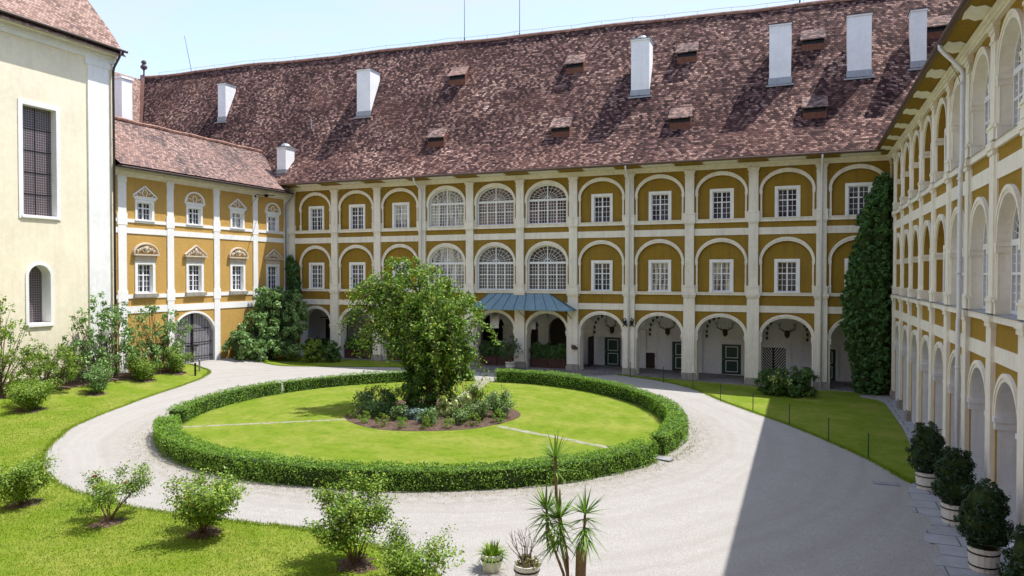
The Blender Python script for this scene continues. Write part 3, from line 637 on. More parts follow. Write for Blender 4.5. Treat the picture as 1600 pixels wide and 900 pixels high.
# ---- roofs: profile (run from eave, height over eave)
_PRO = [(-.15, -.12), (0, 0), (.7, .75), (1.5, 1.62), (2.2, 2.4)]
def ridge_z(x): return 25.35 - .021 * (x - 5) + (.07 if x < -38 else .03) * math.sin(x * .35) + .02 * math.sin(x * .9 + 1)
def roof_sheet(name, mat, parent, us, fn, vs, wob=.05, seed=1):
    """us: list of along positions; fn(u, s) -> world point; vs: list of s in 0..1 (with slope length)"""
    mb = MB(); rn = np.random.default_rng(seed); nu, nv = len(us), len(vs)
    for i, u in enumerate(us):
        L = 0; prev = None
        for j, s in enumerate(vs):
            p = Vector(fn(u, s)); L += (p - prev).length if prev is not None else 0; prev = p
            w_ = wob * (math.sin(u * .9 + j * .8 + seed) + math.sin(u * .37 - j * 1.3)) * .5 if 0 < j < nv - 1 else 0
            mb.v.append((p.x, p.y, p.z + w_)); mb.uv.append((u, L))
    for i in range(nu - 1):
        for j in range(nv - 1): mb.f.append((i * nv + j, (i + 1) * nv + j, (i + 1) * nv + j + 1, i * nv + j + 1))
    return mb.build(name, mat, parent)
S_ = [-.012, 0, .1, .22, .32, .4, .5, .6, .7, .8, .9, 1]
def prof(s, zr):
    run = 6.85 * s
    if run <= 2.2: return run, (run * 1.091)
    return run, 2.4 + (run - 2.2) / 4.65 * (zr - 14.15 - 2.4)
def fa(u, s):
    run, z = prof(s, ridge_z(u)); x = max(u, -55.4 - max(run, 0)); x = min(x, 4.1 + run)
    return (x, 47.4 + run - 48.8, 14.15 + z)
roofA = roof_sheet('roof', 'tile_main', A, [-62.3 + .6 * k for k in range(123)], fa, S_)
rt = MB(); P = [(x, 54.25 - 48.8, ridge_z(x) + .02) for x in np.arange(-62.2, 11, .45)]; rt.tube(P, .14, 6); rt.build('ridge_tiles', 'terracotta', roofA)
wr = MB(); P = [(x, 5.45, ridge_z(x) + .42 + .03 * math.sin(x * 2)) for x in np.arange(-60, 10, 1.2)]; wr.tube(P, .014, 4)
for p in P[::2]: wr.tube([(p[0], p[1], p[2] - .34), p], .014, 4)
wr.build('lightning_conductor', 'lead', roofA)
bk = MB()
bk.quad((-62.1, 5.45, 26.5), (11, 5.45, 25.2), (18, 12.3, 14), (-62, 12.3, 14)); bk.quad((-62, 12, -1), (18, 12, -1), (18, 12, 14.2), (-62, 12, 14.2))
bk.build('rear_slope', 'tile_main', A)
# chimneys and dormers
def za(Y, x):   # height of the roof surface at Y
    run, z = prof((Y - 47.4) / 6.85, ridge_z(x)); return 14.15 + z
def chimney(x0, x1, ztop, Yf, cap=0, dp=1.15, mat='chimney'):
    zb = za(Yf, x0); y = Yf - 48.8; c_ = MB()
    c_.box(x0, x1, y, y + dp, zb - .35, ztop - .12); c_.box(x0 - .05, x1 + .05, y - .05, y + dp + .05, ztop - .118, ztop)
    o = c_.build('chimney', mat, roofA)
    c_ = MB(); c_.box(x0 - .05, x1 + .05, y - .06, y + dp + .2, zb - .5, zb + .28); c_.box(x0 - .2, x1 + .2, y - .25, y - .06, zb - .32, zb - .22)
    c_.build('chimney_flashing', 'lead', roofA)
    c_ = MB(); c_.box(x0 - .1, x1 + .1, y - .1, y + dp + .1, ztop + .002, ztop + .05)
    if cap: c_.lathe([(.3, 0), (.42, .1), (.3, .28), (.1, .36)], ((x0 + x1) / 2, y + dp / 2, ztop + .05), 12)
    c_.build('chimney_cap', 'pipe_dark' if not cap else 'lead', roofA)
chimney(-49.9, -49.0, 24.3, 51.65, dp=1.3); chimney(-34.6, -33.3, 23.85, 51.3, dp=1.5); chimney(-11.4, -10.1, 23.5, 51.15, 1, 1.3)
chimney(-2.1, -.75, 23.35, 51.15); chimney(2.62, 4.02, 23.35, 51.15); chimney(6.25, 7.1, 23.25, 51.3); chimney(-40.45, -39.55, 17.3, 48.35, 1, 1.1)
def dormer(xc, Yb, w=.68):
    zb = za(Yb, xc); y = Yb - 48.8; d = MB()
    slope = .62; ht = .72; 
    # lid
    L = .95; a = (xc - w - .12, y - .2, zb + ht); b_ = (xc + w + .12, y - .2, zb + ht)
    zz = zb + ht + .18; c_ = (xc + w + .05, y + .62, zb + 1.55); e = (xc - w - .05, y + .62, zb + 1.55)
    d.quad(a, b_, c_, e); d.quad(*[(p[0], p[1], p[2] - .07) for p in (e, c_, b_, a)])
    d.quad(a, (a[0], a[1], a[2] - .07), (b_[0], b_[1], b_[2] - .07), b_)
    d.quad(b_, (b_[0], b_[1], b_[2] - .07), (c_[0], c_[1], c_[2] - .07), c_); d.quad(e, (e[0], e[1], e[2] - .07), (a[0], a[1], a[2] - .07), a)
    n0 = len(d.v); d.uv = [(p[0], (p[1] + p[2])) for p in d.v]; o = d.build('dormer', 'tile_pink', roofA)
    for x in (xc - w, xc + w): k = MB(); k.box(x - .02, x + .02, y - .02, y + .6, zb - .1, zb + ht); k.v[6:8] = [(p[0], p[1], zb + 1.4) for p in k.v[6:8]]; k.build('dormer_cheek', 'brick', roofA)
    k = MB(); k.box(xc - w, xc + w, y - .01, y + .3, zb - .15, zb + .4); k.build('dormer_brick', 'brick', roofA)
    k = MB(); k.quad((xc - w, y + .04, zb + .4), (xc + w, y + .04, zb + .4), (xc + w, y + .04, zb + ht + .05), (xc - w, y + .04, zb + ht + .05)); k.build('dormer_shade_sheet', 'iron', roofA)  # black sheet stands in for the shade inside the dormer, not metal
for x in (-25.75, -15.95, -7.65, .6, 7.9): dormer(x, 52.3)
for x in (-26.3, -16.2, -7.7, .7): dormer(x, 49.65)
fl_ = MB(); P = [fa(-70, s) for s in S_]
for p, q in zip(P, P[1:]): fl_.quad((p[0] - .32, p[1] - .0, p[2] + .10), (p[0] + .32, p[1], p[2] + .10), (q[0] + .32, q[1], q[2] + .10), (q[0] - .32, q[1], q[2] + .10))
fl_.build('valley_flashing', 'copper_flash', roofA)

# ---------------------------------------------------------------- far west range behind the low wing
Wst = empty('west_range', (-55.4, 0, 0), R(90), 'distant range with sunlit steep tiled roof behind the low ochre wing', 'building')
def fw(u, s):
    run, z = prof(s, 26.55); return (min(u, 47.4 + run), run, 14.15 + z)
rw = roof_sheet('roof', 'tile_church', Wst, [18 + .8 * k for k in range(47)], fw, S_, seed=4)
k = MB(); k.box(18, 47.4, .9, 6.8, -1, 14.1); k.build('wall', 'ochre', Wst)
k = MB(); k.quad((18, 6.85, 26.5), (54.3, 6.85, 26.5), (54.3, 13, 14), (18, 13, 14)); k.build('rear_slope', 'tile_church', Wst)
k = MB(); k.box(47.7, 48.8, 1.9, 3.0, 16.5, 24.6); k.box(47.6, 48.9, 1.8, 3.1, 24.602, 24.8); k.build('chimney', 'chimney', rw)
k = MB(); k.box(47.6, 48.9, 1.7, 3.2, 16.0, 18.4); k.build('chimney_flashing', 'lead', rw)
fin = MB(); fin.lathe([(.16, -.3), (.1, 0), (.07, .75), (.09, .95), (.30, 1.12), (.34, 1.3), (.18, 1.5), (.16, 1.6), (.26, 1.66), (.22, 1.85), (.05, 1.95)], (0, 0, 0), 14)
o = fin.build('finial', 'pipe_dark'); o.location = (-62.0, 54.2, 26.55); tag(o, 'small urn finial on the roof ridge at its far end', 'finial')
for (x, z, tl, lean) in ((-55.7, 26.3, 4.3, -.9), (-26.05, 25.9, 4.1, 0), (-21.15, 25.7, 4.6, 0)):
    r_ = MB(); r_.tube([(0, 0, -.2), (0, 0, .75)], .05, 6); r_.tube([(0, 0, .6), (lean, 0, tl)], [.028, .018], 5); o = r_.build('lightning_rod', 'iron'); o.location = (x, 54.25, z - .3)
    tag(o, {-55.7: 'thin leaning lightning rod on the ridge near the urn finial', -26.05: 'upright lightning rod on the ridge, nearer the wide white chimney', -21.15: 'tall upright lightning rod on the ridge, beyond the first upright rod'}[x], 'lightning rod', 'rods on the roof ridge')
r_ = MB(); r_.tube([(0, 0, -.3), (0, 0, .55)], .05, 6); r_.box(-.12, .12, -.04, .04, .4, .62); o = r_.build('vent_pipe', 'iron'); o.location = (-.25, 54.25, 25.5); tag(o, 'short dark vent stub on the ridge above the chimneys', 'vent pipe')
r_ = MB(); r_.tube([(0, 0, -.1), (0, -.05, .9), (0, -.25, 1.0)], .05, 6); o = r_.build('vent_pipe', 'lead'); o.location = (-38.9, 50.9, za(50.9, -39) - .05); tag(o, 'thin grey vent pipe on the tiles left of the wide chimney', 'vent pipe')

# ---------------------------------------------------------------- right wing (seen at a steep angle); local x = -world Y, local y = world X - 4.95
B = empty('right_wing', (4.95, 0, 0), R(-90), 'tall shaded arcaded wing with arched windows and cartouched soffit', 'building')
EB = [46.25 - 3.25 * k for k in range(0, 10)]  # pilaster positions in world Y
EBB = [48.8] + EB + [-.7]
wall = MB(); win = MB(); winl = MB(); sl = MB()
GL = 29.0
for i in range(len(EBB) - 1):
    y1_, y0_ = EBB[i], EBB[i + 1]; u0, u1 = -y1_, -y0_; uc = (u0 + u1) / 2; a = 1.12
    if i in (0, len(EBB) - 2): cell(wall, u0, u1, -.9, ZW, 0); cell(wall, u0, u1, ZW, 13.62, 0); continue
    glazed = uc > -GL - 1.0
    hg = H(uc, a, -.9, 2.85, 1.1); cell(wall, u0, u1, -.9, ZW, 0, hg); reveal(winl, hg, 0, 1.0, False)
    mo = MB(); ring(mo, hg, .17, .22, -.06, 0); ring(mo, hg, .17, .22, -.09, -.06, .1)
    mo.build('arch_moulding', 'white_b', B)
    for sgn in (-1, 1):
        mo = MB(); e0, e1 = sorted((uc + sgn * (a - .09), uc + sgn * (a + .17))); mo.box(e0, e1, -.09, 1.02, 2.72, 2.85)
        e0, e1 = sorted((uc + sgn * (a - .05), uc + sgn * (a + .14))); mo.box(e0, e1, -.06, 1.01, 2.52, 2.72); mo.build('impost', 'loggia', B)
    for fl, (LL, z0, z1) in enumerate(((L_1, ZW, ZW2), (L_2, ZW2, 13.62))):
        h = H(uc, a, LL['zb'] + .02, LL['zs'], 1.22 if fl == 0 else 1.12); dep = .32 if glazed else .22
        cell(wall, u0, u1, z0, z1, 0, h)
        mo = MB(); ring(mo, h, .16, .22, -.07, 0); ring(mo, h, .16, .22, -.10, -.07, .1)
        mo.build('arch_moulding', 'white_b', B)
        for sgn in (-1, 1):
            mo = MB(); e0, e1 = sorted((uc + sgn * (a - .07), uc + sgn * (a + .17))); mo.box(e0, e1, -.10, dep, LL['zs'] - .12, LL['zs'] - .002)
            e0, e1 = sorted((uc + sgn * (a - .04), uc + sgn * (a + .14))); mo.box(e0, e1, -.09, dep, LL['zs'] - .28, LL['zs'] - .123)
            e0, e1 = sorted((uc + sgn * (a - .05), uc + sgn * (a + .15))); mo.box(e0, e1, -.12, dep, LL['zb'] + .36, LL['zb'] + .44); mo.box(e0 + .01, e1 - .01, -.09, dep, LL['zb'] + .03, LL['zb'] + .357)
            e0, e1 = sorted((uc + sgn * (a + .01), uc + sgn * (a + .12))); mo.box(e0, e1, -.035, -.001, LL['zb'] + .44, LL['zs'] - .28); mo.build('jamb_strip', 'white_b', B)
        if glazed:
            wr_ = MB(); reveal(wr_, h, 0, dep + .05); wr_.build('window_reveal', 'white_b', B)
            arch_window(B, H(uc, a - .02, LL['zb'] + .06, LL['zs'] + .02, h['b'] - .04), dep, 'glass')
        else:
            reveal(wall, h, 0, dep); zt = LL['zs'] + .12; w = H(uc, .6, LL['zb'] + .1 - .076, zt)
            field(wall, h, dep, w); rect_window(B, uc, LL['zb'] + .1, zt, 1.2, dep, sur=.15, pane='glass')
        sl = MB(); sl.quad((u0, -.12, LL['zb'] + .0), (u1, -.12, LL['zb'] + .0), (u1, .3, LL['zb'] + .06), (u0, .3, LL['zb'] + .06)); sl.build('sill_flashing', 'lead', B)
wall.build('wall', 'ochre_b', B); winl.build('arcade_reveal', 'loggia', B);
for i, yy in enumerate(EB):
    u = -yy; p = MB(); zg = -.36; wg, w1 = .28, .25
    p.box(u - wg, u + wg, -.13, -.002, zg + .5, 5.28)
    p.box(u - wg - .04, u + wg + .04, -.17, .0, 5.283, 5.42); p.box(u - wg - .08, u + wg + .08, -.20, .0, 5.423, 5.58)
    for zb, zt in ((5.65, 10.02), (10.42, 13.62)):
        p.box(u - w1 - .07, u + w1 + .07, -.13, -.001, zb, zb + .33); p.box(u - w1 - .1, u + w1 + .1, -.16, -.001, zb + .333, zb + .40); p.box(u - w1 - .04, u + w1 + .04, -.13, -.001, zb + .403, zb + .47)
        p.box(u - w1, u + w1, -.10, -.001, zb + .473, zt if zb < 9 else 13.1)
        p.box(u - w1 - .12, u - w1 - .003, -.05, -.001, zb + .36, zt if zb < 9 else 13.1); p.box(u + w1 + .003, u + w1 + .12, -.05, -.001, zb + .36, zt if zb < 9 else 13.1)
    p.box(u - w1 - .04, u + w1 + .04, -.14, -.001, 10.023, 10.15); p.box(u - w1 - .08, u + w1 + .08, -.18, -.001, 10.153, 10.36)
    p.box(u - w1 - .03, u + w1 + .03, -.13, -.001, 13.103, 13.18); p.box(u - w1, u + w1, -.105, -.001, 13.183, 13.36); p.box(u - w1 - .05, u + w1 + .05, -.14, -.001, 13.363, 13.48); p.box(u - w1 - .1, u + w1 + .1, -.18, -.001, 13.483, 13.62)
    o = p.build('pilaster', 'white_b', B)
    bs = MB(); bs.box(u - wg - .1, u + wg + .1, -.20, .9, zg - .1, zg + .38); bs.box(u - wg - .05, u + wg + .05, -.16, .9, zg + .383, zg + .49); bs.build('plinth', 'stone', o)
for (z0, z1, pr, nm_) in ((5.42, 5.6, .09, 'sill_band'), (4.33, 4.76, .04, 'string_course'), (10.16, 10.37, .09, 'sill_band'), (9.32, 9.77, .04, 'string_course')):
    p = MB(); p.box(-48.5, -.7, -pr, .001, z0, z1); p.build(nm_, 'white_b', B)
p = MB(); p.box(-48.6, -.7, -.12, .0, 13.622, 13.70); p.box(-48.6, -.7, -.18, 0, 13.703, 13.78); p.box(-48.6, -.7, -.26, .0, 13.783, 13.90); p.build('cornice', 'white_b', B)
k = MB(); k.quad((-48.8, 4.2, -.8), (-.7, 4.2, -.8), (-.7, 4.2, 4.6), (-48.8, 4.2, 4.6)); k.quad((-48.8, 0, 4.55), (-.7, 0, 4.55), (-.7, 4.2, 4.55), (-48.8, 4.2, 4.55)); k.quad((-48.8, 0.01, -.35), (-.7, .01, -.35), (-.7, 4.2, -.35), (-48.8, 4.2, -.35)); k.build('loggia_wall', 'loggia', B)
k = MB(); k.quad((-47.35, -.85, 14.06), (-.7, -.85, 14.06), (-.7, 0, 13.905), (-48.8, 0, 13.905)); sof = k.build('soffit', 'ochre', B)
for i in range(len(EB) - 1):
    uc = -(EB[i] + EB[i + 1]) / 2 - 1.62; k = MB(); hw = .62
    k.poly([(uc + x, yy, 13.905 - yy * .182 - .014) for x, yy in ((-hw, -.12), (-hw + .12, -.26), (-hw - .04, -.42), (-hw + .12, -.6), (-hw, -.74), (0, -.79), (hw, -.74), (hw - .12, -.6), (hw + .04, -.42), (hw - .12, -.26), (hw, -.12), (0, -.07))])
    k.build('cartouche', 'white_b', sof)
k = MB(); k.tube([(-47.38, -.93, 14.06), (-.7, -.93, 14.06)], .085, 8); k.box(-47.4, -.7, -.88, -.83, 14.02, 14.2); k.build('gutter', 'gutter', B)
def fb(u, s):
    run, z = prof(s, 25.3); return (max(u, -47.4 - run), -.85 + run, 14.15 + z)
roofB = roof_sheet('roof', 'tile_main', B, [-54.4 + .9 * k for k in range(61)], fb, S_, seed=9)
k = MB(); k.quad((-54, 6, 25.3), (-.7, 6, 25.3), (-.7, 13, 14), (-54, 13, 14)); k.build('rear_slope', 'tile_main', B)
pipe(B, -26.35, zb=-.4, y1=-.93, yw=-.30, ztop=14.0, r=.07, brk=((10.0, -.04), (5.2, -.02)))
k = MB(); k.tube([(-27.6, -.6, 13.97), (-26.95, -.32, 13.1), (-26.6, -.2, 12.2), (-26.6, -.2, 11.6)], .011, 4); k.build('cable', 'iron', B)

# ---------------------------------------------------------------- low west wing; local x = world Y, local y = -(X + 39.7)
Cw = empty('low_wing', (-39.7, 0, 0), R(90), 'lower sunlit ochre wing with pedimented windows and arched gate', 'building')
EC = [32.0, 36.7, 40.85, 44.9, 48.8]; WC = [34.65, 38.8, 42.95, 46.87]
wall = MB()
gate_h = H(38.72, 1.95, -.2, 2.35, 1.72)
for i in range(4):
    u0, u1, uc = EC[i], EC[i + 1], WC[i]
    cell(wall, u0, u1, -.3, 5.0, 0, gate_h if i == 1 else None)
    wl = H(uc, .58, 5.66 - .076, 7.42); wu = H(uc, .56, 10.36 - .076, 11.42)
    cell(wall, u0, u1, 5.0, 9.5, 0, wl); cell(wall, u0, u1, 9.5, 13.3, 0, wu)
    w_ = rect_window(Cw, uc, 5.66, 7.42, 1.16, 0, sur=.2, proud=.05, deep=.22, rows=(2, 3))
    k = MB(); k.box(uc - .92, uc + .92, -.2, -.001, 5.28, 5.49); k.build('stone_sill', 'stone', w_)
    # carved pediment
    k = MB(); k.box(uc - .8, uc + .8, -.09, -.001, 7.63, 7.98); k.box(uc - .98, uc + .98, -.24, -.001, 7.983, 8.09)
    tri = i % 2 == 1
    if tri:
        for sgn in (-1, 1): k.tube([(uc + sgn * .98, -.13, 8.14), (uc, -.13, 8.78)], .085, 6)
    else: k.tube([(uc - .93 * math.cos(math.pi * j / 12), -.13, 8.1 + .66 * math.sin(math.pi * j / 12)) for j in range(13)], .085, 6)
    k.build('pediment', 'sandstone', w_)
    k = MB(); rr_ = random.Random(i)
    for j in range(9 if not tri else 7):
        t = -1 + 2 * j / (8 if not tri else 6); hz = (.42 * (1 - abs(t)) if tri else .48 * math.sqrt(1 - t * t * .9)) ; k.blob((uc + t * .62, -.09, 8.16 + hz * rr_.uniform(.45, .8)), (.1, .09, .12 + .04 * rr_.random()), 7, 5)
    k.blob((uc, -.14, 8.42), (.13, .1, .2)); k.tube([(uc + .26 * math.cos(q * .5), -.1, 8.38 + .2 * math.sin(q * .5)) for q in range(13)], .035, 5); k.build('relief', 'sandstone', w_, True)
    w_ = rect_window(Cw, uc, 10.36, 11.42, 1.12, 0, sur=.17, proud=.05, deep=.2, rows=(1, 2), pane='glass' if i < 2 else 'curtain')
    k = MB(); k.box(uc - .82, uc + .82, -.09, -.001, 11.6, 11.72); k.box(uc - .92, uc + .92, -.13, -.001, 11.723, 11.80)
    if not tri:
        for sgn in (-1, 1): k.tube([(uc + sgn * .9, -.06, 11.84), (uc, -.06, 12.48)], .06, 4)
    else: k.tube([(uc - .84 * math.cos(math.pi * j / 12), -.06, 11.8 + .72 * math.sin(math.pi * j / 12)) for j in range(13)], .075, 4)
    for sgn in (-1, 1):
        k.tube([(uc + sgn * (.5 - .18 * math.cos(q * .55)), -.05, 11.95 + .13 * math.sin(q * .55)) for q in range(9)], .028, 4)
        k.tube([(uc + sgn * .08, -.05, 11.82), (uc + sgn * .2, -.05, 12.05), (uc + sgn * .06, -.05, 12.3)], .035, 4)
    k.build('pediment', 'white_clean', w_)
wall.build('wall', 'ochre_rough', Cw)
for yy, ww in ((32.95, .3), (36.68, .27), (40.84, .27), (44.86, .25), (48.5, .25)):
    p = MB(); p.box(yy - ww, yy + ww, -.07, -.001, -.3, 12.6); p.box(yy - ww - .03, yy + ww + .03, -.10, -.001, 12.603, 12.95)
    for zz in (5.0, 9.9): p.box(yy - ww - .06, yy + ww + .06, -.085, -.001, zz, zz + .75)
    p.build('pilaster', 'white_clean', Cw)
for (z0, z1, pr, nm_) in ((5.22, 5.48, .05, 'sill_band'), (4.27, 4.72, .045, 'string_course'), (10.08, 10.30, .05, 'sill_band'), (9.38, 9.74, .045, 'string_course')):
    p = MB(); p.box(32.0, 48.6, -pr, .001, z0, z1); p.build(nm_, 'white_clean', Cw)
p = MB(); p.box(32.0, 48.7, -.14, 0, 12.95, 13.1); p.box(32, 48.7, -.26, 0, 13.103, 13.22); p.box(32, 48.7, -.42, 0, 13.223, 13.42); p.build('cornice', 'white', Cw)
mo = MB(); ring(mo, gate_h, .13, .13, -.04, 0)
mo.box(36.64 + .0, 36.77, -.04, 0, -.1, 2.35); mo.box(40.67, 40.8, -.04, 0, -.1, 2.35); reveal(mo, gate_h, 0, .5, False); mo.build('gate_surround', 'white_clean', Cw)
g = MB(); field(g, gate_h, .26); go = g.build('gate', 'gate_wood', Cw)
g = MB()
for j in range(27):
    x = 36.85 + j * .144; t = 1 - ((x - 38.72) / 1.95) ** 2
    if t > 0.02: g.box(x - .012, x + .012, .21, .235, .1, 2.35 + 1.72 * math.sqrt(t) - .02)
g.box(38.67, 38.77, .16, .24, .1, 4.05)
for zz in (.9, 1.9, 2.9): g.box(36.9 if zz < 2.5 else 37.2, 40.6 if zz < 2.5 else 40.3, .18, .205, zz, zz + .05)
g.box(38.2, 39.2, .12, .2, 1.66, 1.74); g.build('gate_bars', 'iron', go)
# roof of the low wing
def fc(u, s):
    run = -.15 + 4.75 * s; z = .82 * run + (.14 * (1 - s) ** 3); u2 = u if u < 46 else 46 + (u - 46)
    lim = 47.4 + max(0, (13.62 + z - 14.15)) / 1.091 + .35
    return (min(u, lim), -.8 + run, 13.56 + z)
rc = roof_sheet('roof', 'tile_pink', Cw, [32.1 + .45 * k for k in range(45)], fc, [i / 8 for i in range(9)], seed=3)
k = MB(); k.tube([(32.1 + .5 * j, 3.8, 17.42 + .03 * math.sin(j)) for j in range(37)], .13, 6); k.build('ridge_tiles', 'terracotta', rc)
k = MB(); k.quad((32.1, 3.8, 17.4), (50.5, 3.8, 17.4), (50.5, 8.0, 13.6), (32.1, 8.0, 13.6)); k.box(32.1, 48.8, 7.4, 7.7, -1, 13.6); k.build('rear_slope', 'tile_pink', Cw)
k = MB(); P = [fc(60, s) for s in [i / 8 for i in range(9)]]
for p, q in zip(P, P[1:]): k.quad((p[0] - .18, p[1], p[2] + .07), (p[0] + .2, p[1], p[2] + .09), (q[0] + .2, q[1], q[2] + .09), (q[0] - .18, q[1], q[2] + .07))
k.build('verge_flashing', 'lead', rc)
k = MB(); k.tube([(32.2, -.95, 13.42), (48.3, -.95, 13.42)], .075, 8); k.box(32.1, 48.4, -.9, -.42, 13.423, 13.5); k.build('gutter', 'pipe_dark', Cw)
pipe(Cw, 48.25, mat='pipe_grey', ztop=13.35, y1=-.9, yw=-.2, zb=.1, r=.07)
k = MB(); k.box(-.1, .1, -.1, .1, -.12, .1); k.tube([(0, 0, 0), (1.25, -.5, -.1)], .03, 6); k.tube([(0, 0, 0), (.0, -1.1, -.05), (.05, -1.25, -.12)], .035, 6); k.tube([(.0, -.9, -.05), (.1, -3.0, -2.1)], .011, 4); k.blob((.05, -1.3, -.2), (.08, .08, .08))
o = k.build('iron_bracket', 'iron'); o.location = (-39.2, 45.6, 13.0); tag(o, 'dark iron bracket with wire under the eave of the low ochre wing', 'bracket')

# ---------------------------------------------------------------- church; local x = world Y, local y = -(X + 39.3)
Ch = empty('church', (-39.3, 0, 0), R(90), 'tall pale cream church wall with leaded windows and tiled roof', 'building')
wall = MB(); hb = H(27.45, .95, 10.02, 16.02); hn = H(27.36, .62, 4.05, 6.66, .62)
cell(wall, 24.5, 30.0, 8.0, 19.75, 0, hb); cell(wall, 24.5, 30.0, -.5, 8.0, 0, hn); cell(wall, 0, 24.5, -.5, 19.75, 0); cell(wall, 30.0, 32.1, -.5, 19.75, 0)
wall.quad((32.1, 0, -.5), (32.1, 14, -.5), (32.1, 14, 19.8), (32.1, 0, 19.8)); wall.build('wall', 'cream', Ch)
wm = MB()
for a, b_, c_, d_ in ((26.26, 26.5, 9.82, 16.27), (28.4, 28.64, 9.82, 16.27), (26.5, 28.4, 16.02, 16.27), (26.5, 28.4, 9.82, 10.02)): wm.box(a, b_, -.05, 0, c_, d_)
reveal(wm, hb, 0, .42); wm.box(26.4, 28.5, -.1, -.052, 9.86, 9.98); wo = wm.build('window', 'white_clean', Ch)
k = MB(); k.quad((26.5, .4, 10), (28.4, .4, 10), (28.4, .4, 16.1), (26.5, .4, 16.1)); k.build('leaded_pane', 'leaded', wo)
k = MB()
for zz in (11.2, 12.4, 13.6, 14.8): k.box(26.5, 28.4, .37, .395, zz, zz + .035)
k.box(27.43, 27.47, .372, .393, 10, 16); k.build('saddle_bar', 'iron', wo)
wm = MB(); ring(wm, hn, .17, .17, -.05, 0); wm.box(26.57, 26.74, -.05, 0, 3.9, 6.66); wm.box(27.98, 28.15, -.05, 0, 3.9, 6.66); reveal(wm, hn, 0, .75); wm.box(26.65, 28.07, -.1, -.002, 3.86, 4.0); wo = wm.build('window', 'white_clean', Ch)
k = MB(); k.uv = []; field(k, hn, .7); k.build('leaded_pane', 'leaded', wo)
k = MB(); k.box(30.35, 31.72, -.10, -.001, -.5, 19.2); k.box(30.2, 31.85, -.13, -.001, 19.203, 19.6); k.build('pilaster', 'white_clean', Ch)
k = MB(); k.box(0, 32.15, -.12, -.001, 19.6, 19.85); k.box(0, 32.2, -.25, -.001, 19.853, 20.1); k.box(0, 32.25, -.42, -.001, 20.103, 20.35); k.build('cornice', 'white_clean', Ch)
k = MB(); k.box(19, 32.2, -.16, -.001, -.5, .95); k.box(19, 32.2, -.2, -.001, .953, 1.05); k.build('plinth', 'stone', Ch)
def fch(u, s):
    run = -.25 + 8 * s; z = 1.12 * run - .25 * math.exp(-run * .9) + .1; return (u, -.55 + run, 20.55 + z)
rch = roof_sheet('roof', 'tile_church', Ch, [0.0 + .6 * k for k in range(55)], fch, [0, .03, .07, .12, .2, .3, .4, .5, .6, .7, .8, .9, 1], seed=7)
k = MB(); k.quad((0, 7.2, 29.3), (32.4, 7.2, 29.3), (32.4, 15, 20), (0, 15, 20)); k.build('rear_slope', 'tile_church', Ch)
k = MB(); k.poly([(32.2, -.3, 20.2), (32.2, 15, 20.2), (32.2, 7.2, 29.1)]); k.build('gable', 'cream', Ch)
k = MB(); k.tube([(0, -.82, 20.38), (32.45, -.82, 20.38)], .08, 8); k.box(0, 32.4, -.8, -.42, 20.353, 20.43); k.build('gutter', 'pipe_dark', Ch)
k = MB(); k.tube([(32.0, -.82, 20.33), (32.0, -.7, 20.0), (31.98, -.25, 19.4), (31.98, -.17, 19.1), (31.98, -.17, .6)], .07, 8)
for zz in (3, 7, 11, 15): k.tube([(31.98, -.17, zz), (31.98, -.17, zz + .06)], .09, 8)
k.build('downpipe', 'pipe_dark', Ch, True)

# ---------------------------------------------------------------- wing behind the viewpoint (its sunlit wall lights the court)
Dw = empty('south_wing', (0, -1.2, 0), R(180), 'ochre wing closing the courtyard behind the viewpoint', 'building')
k = MB(); k.box(-4.9, 39, 0, 8, -.5, 13.9); k.build('wall', 'ochre_rough', Dw)
k = MB(); k.quad((-5, -.8, 14), (39, -.8, 14), (39, 6, 25), (-5, 6, 25)); k.quad((-5, 6, 25), (39, 6, 25), (39, 12, 14), (-5, 12, 14)); k.uv = [(p[0], p[2] * 1.2) for p in k.v]; k.build('roof', 'tile_main', Dw)
for i in range(11):
    p = MB(); u = -3 + 4 * i; p.box(u - .35, u + .35, -.15, -.002, -.4, 13.6); p.build('pilaster', 'white', Dw)
k = MB()
for z in (4.4, 9.4, 13.5): k.box(-4.9, 39, -.08, -.001, z, z + .4)
k.build('string_course', 'white', Dw)

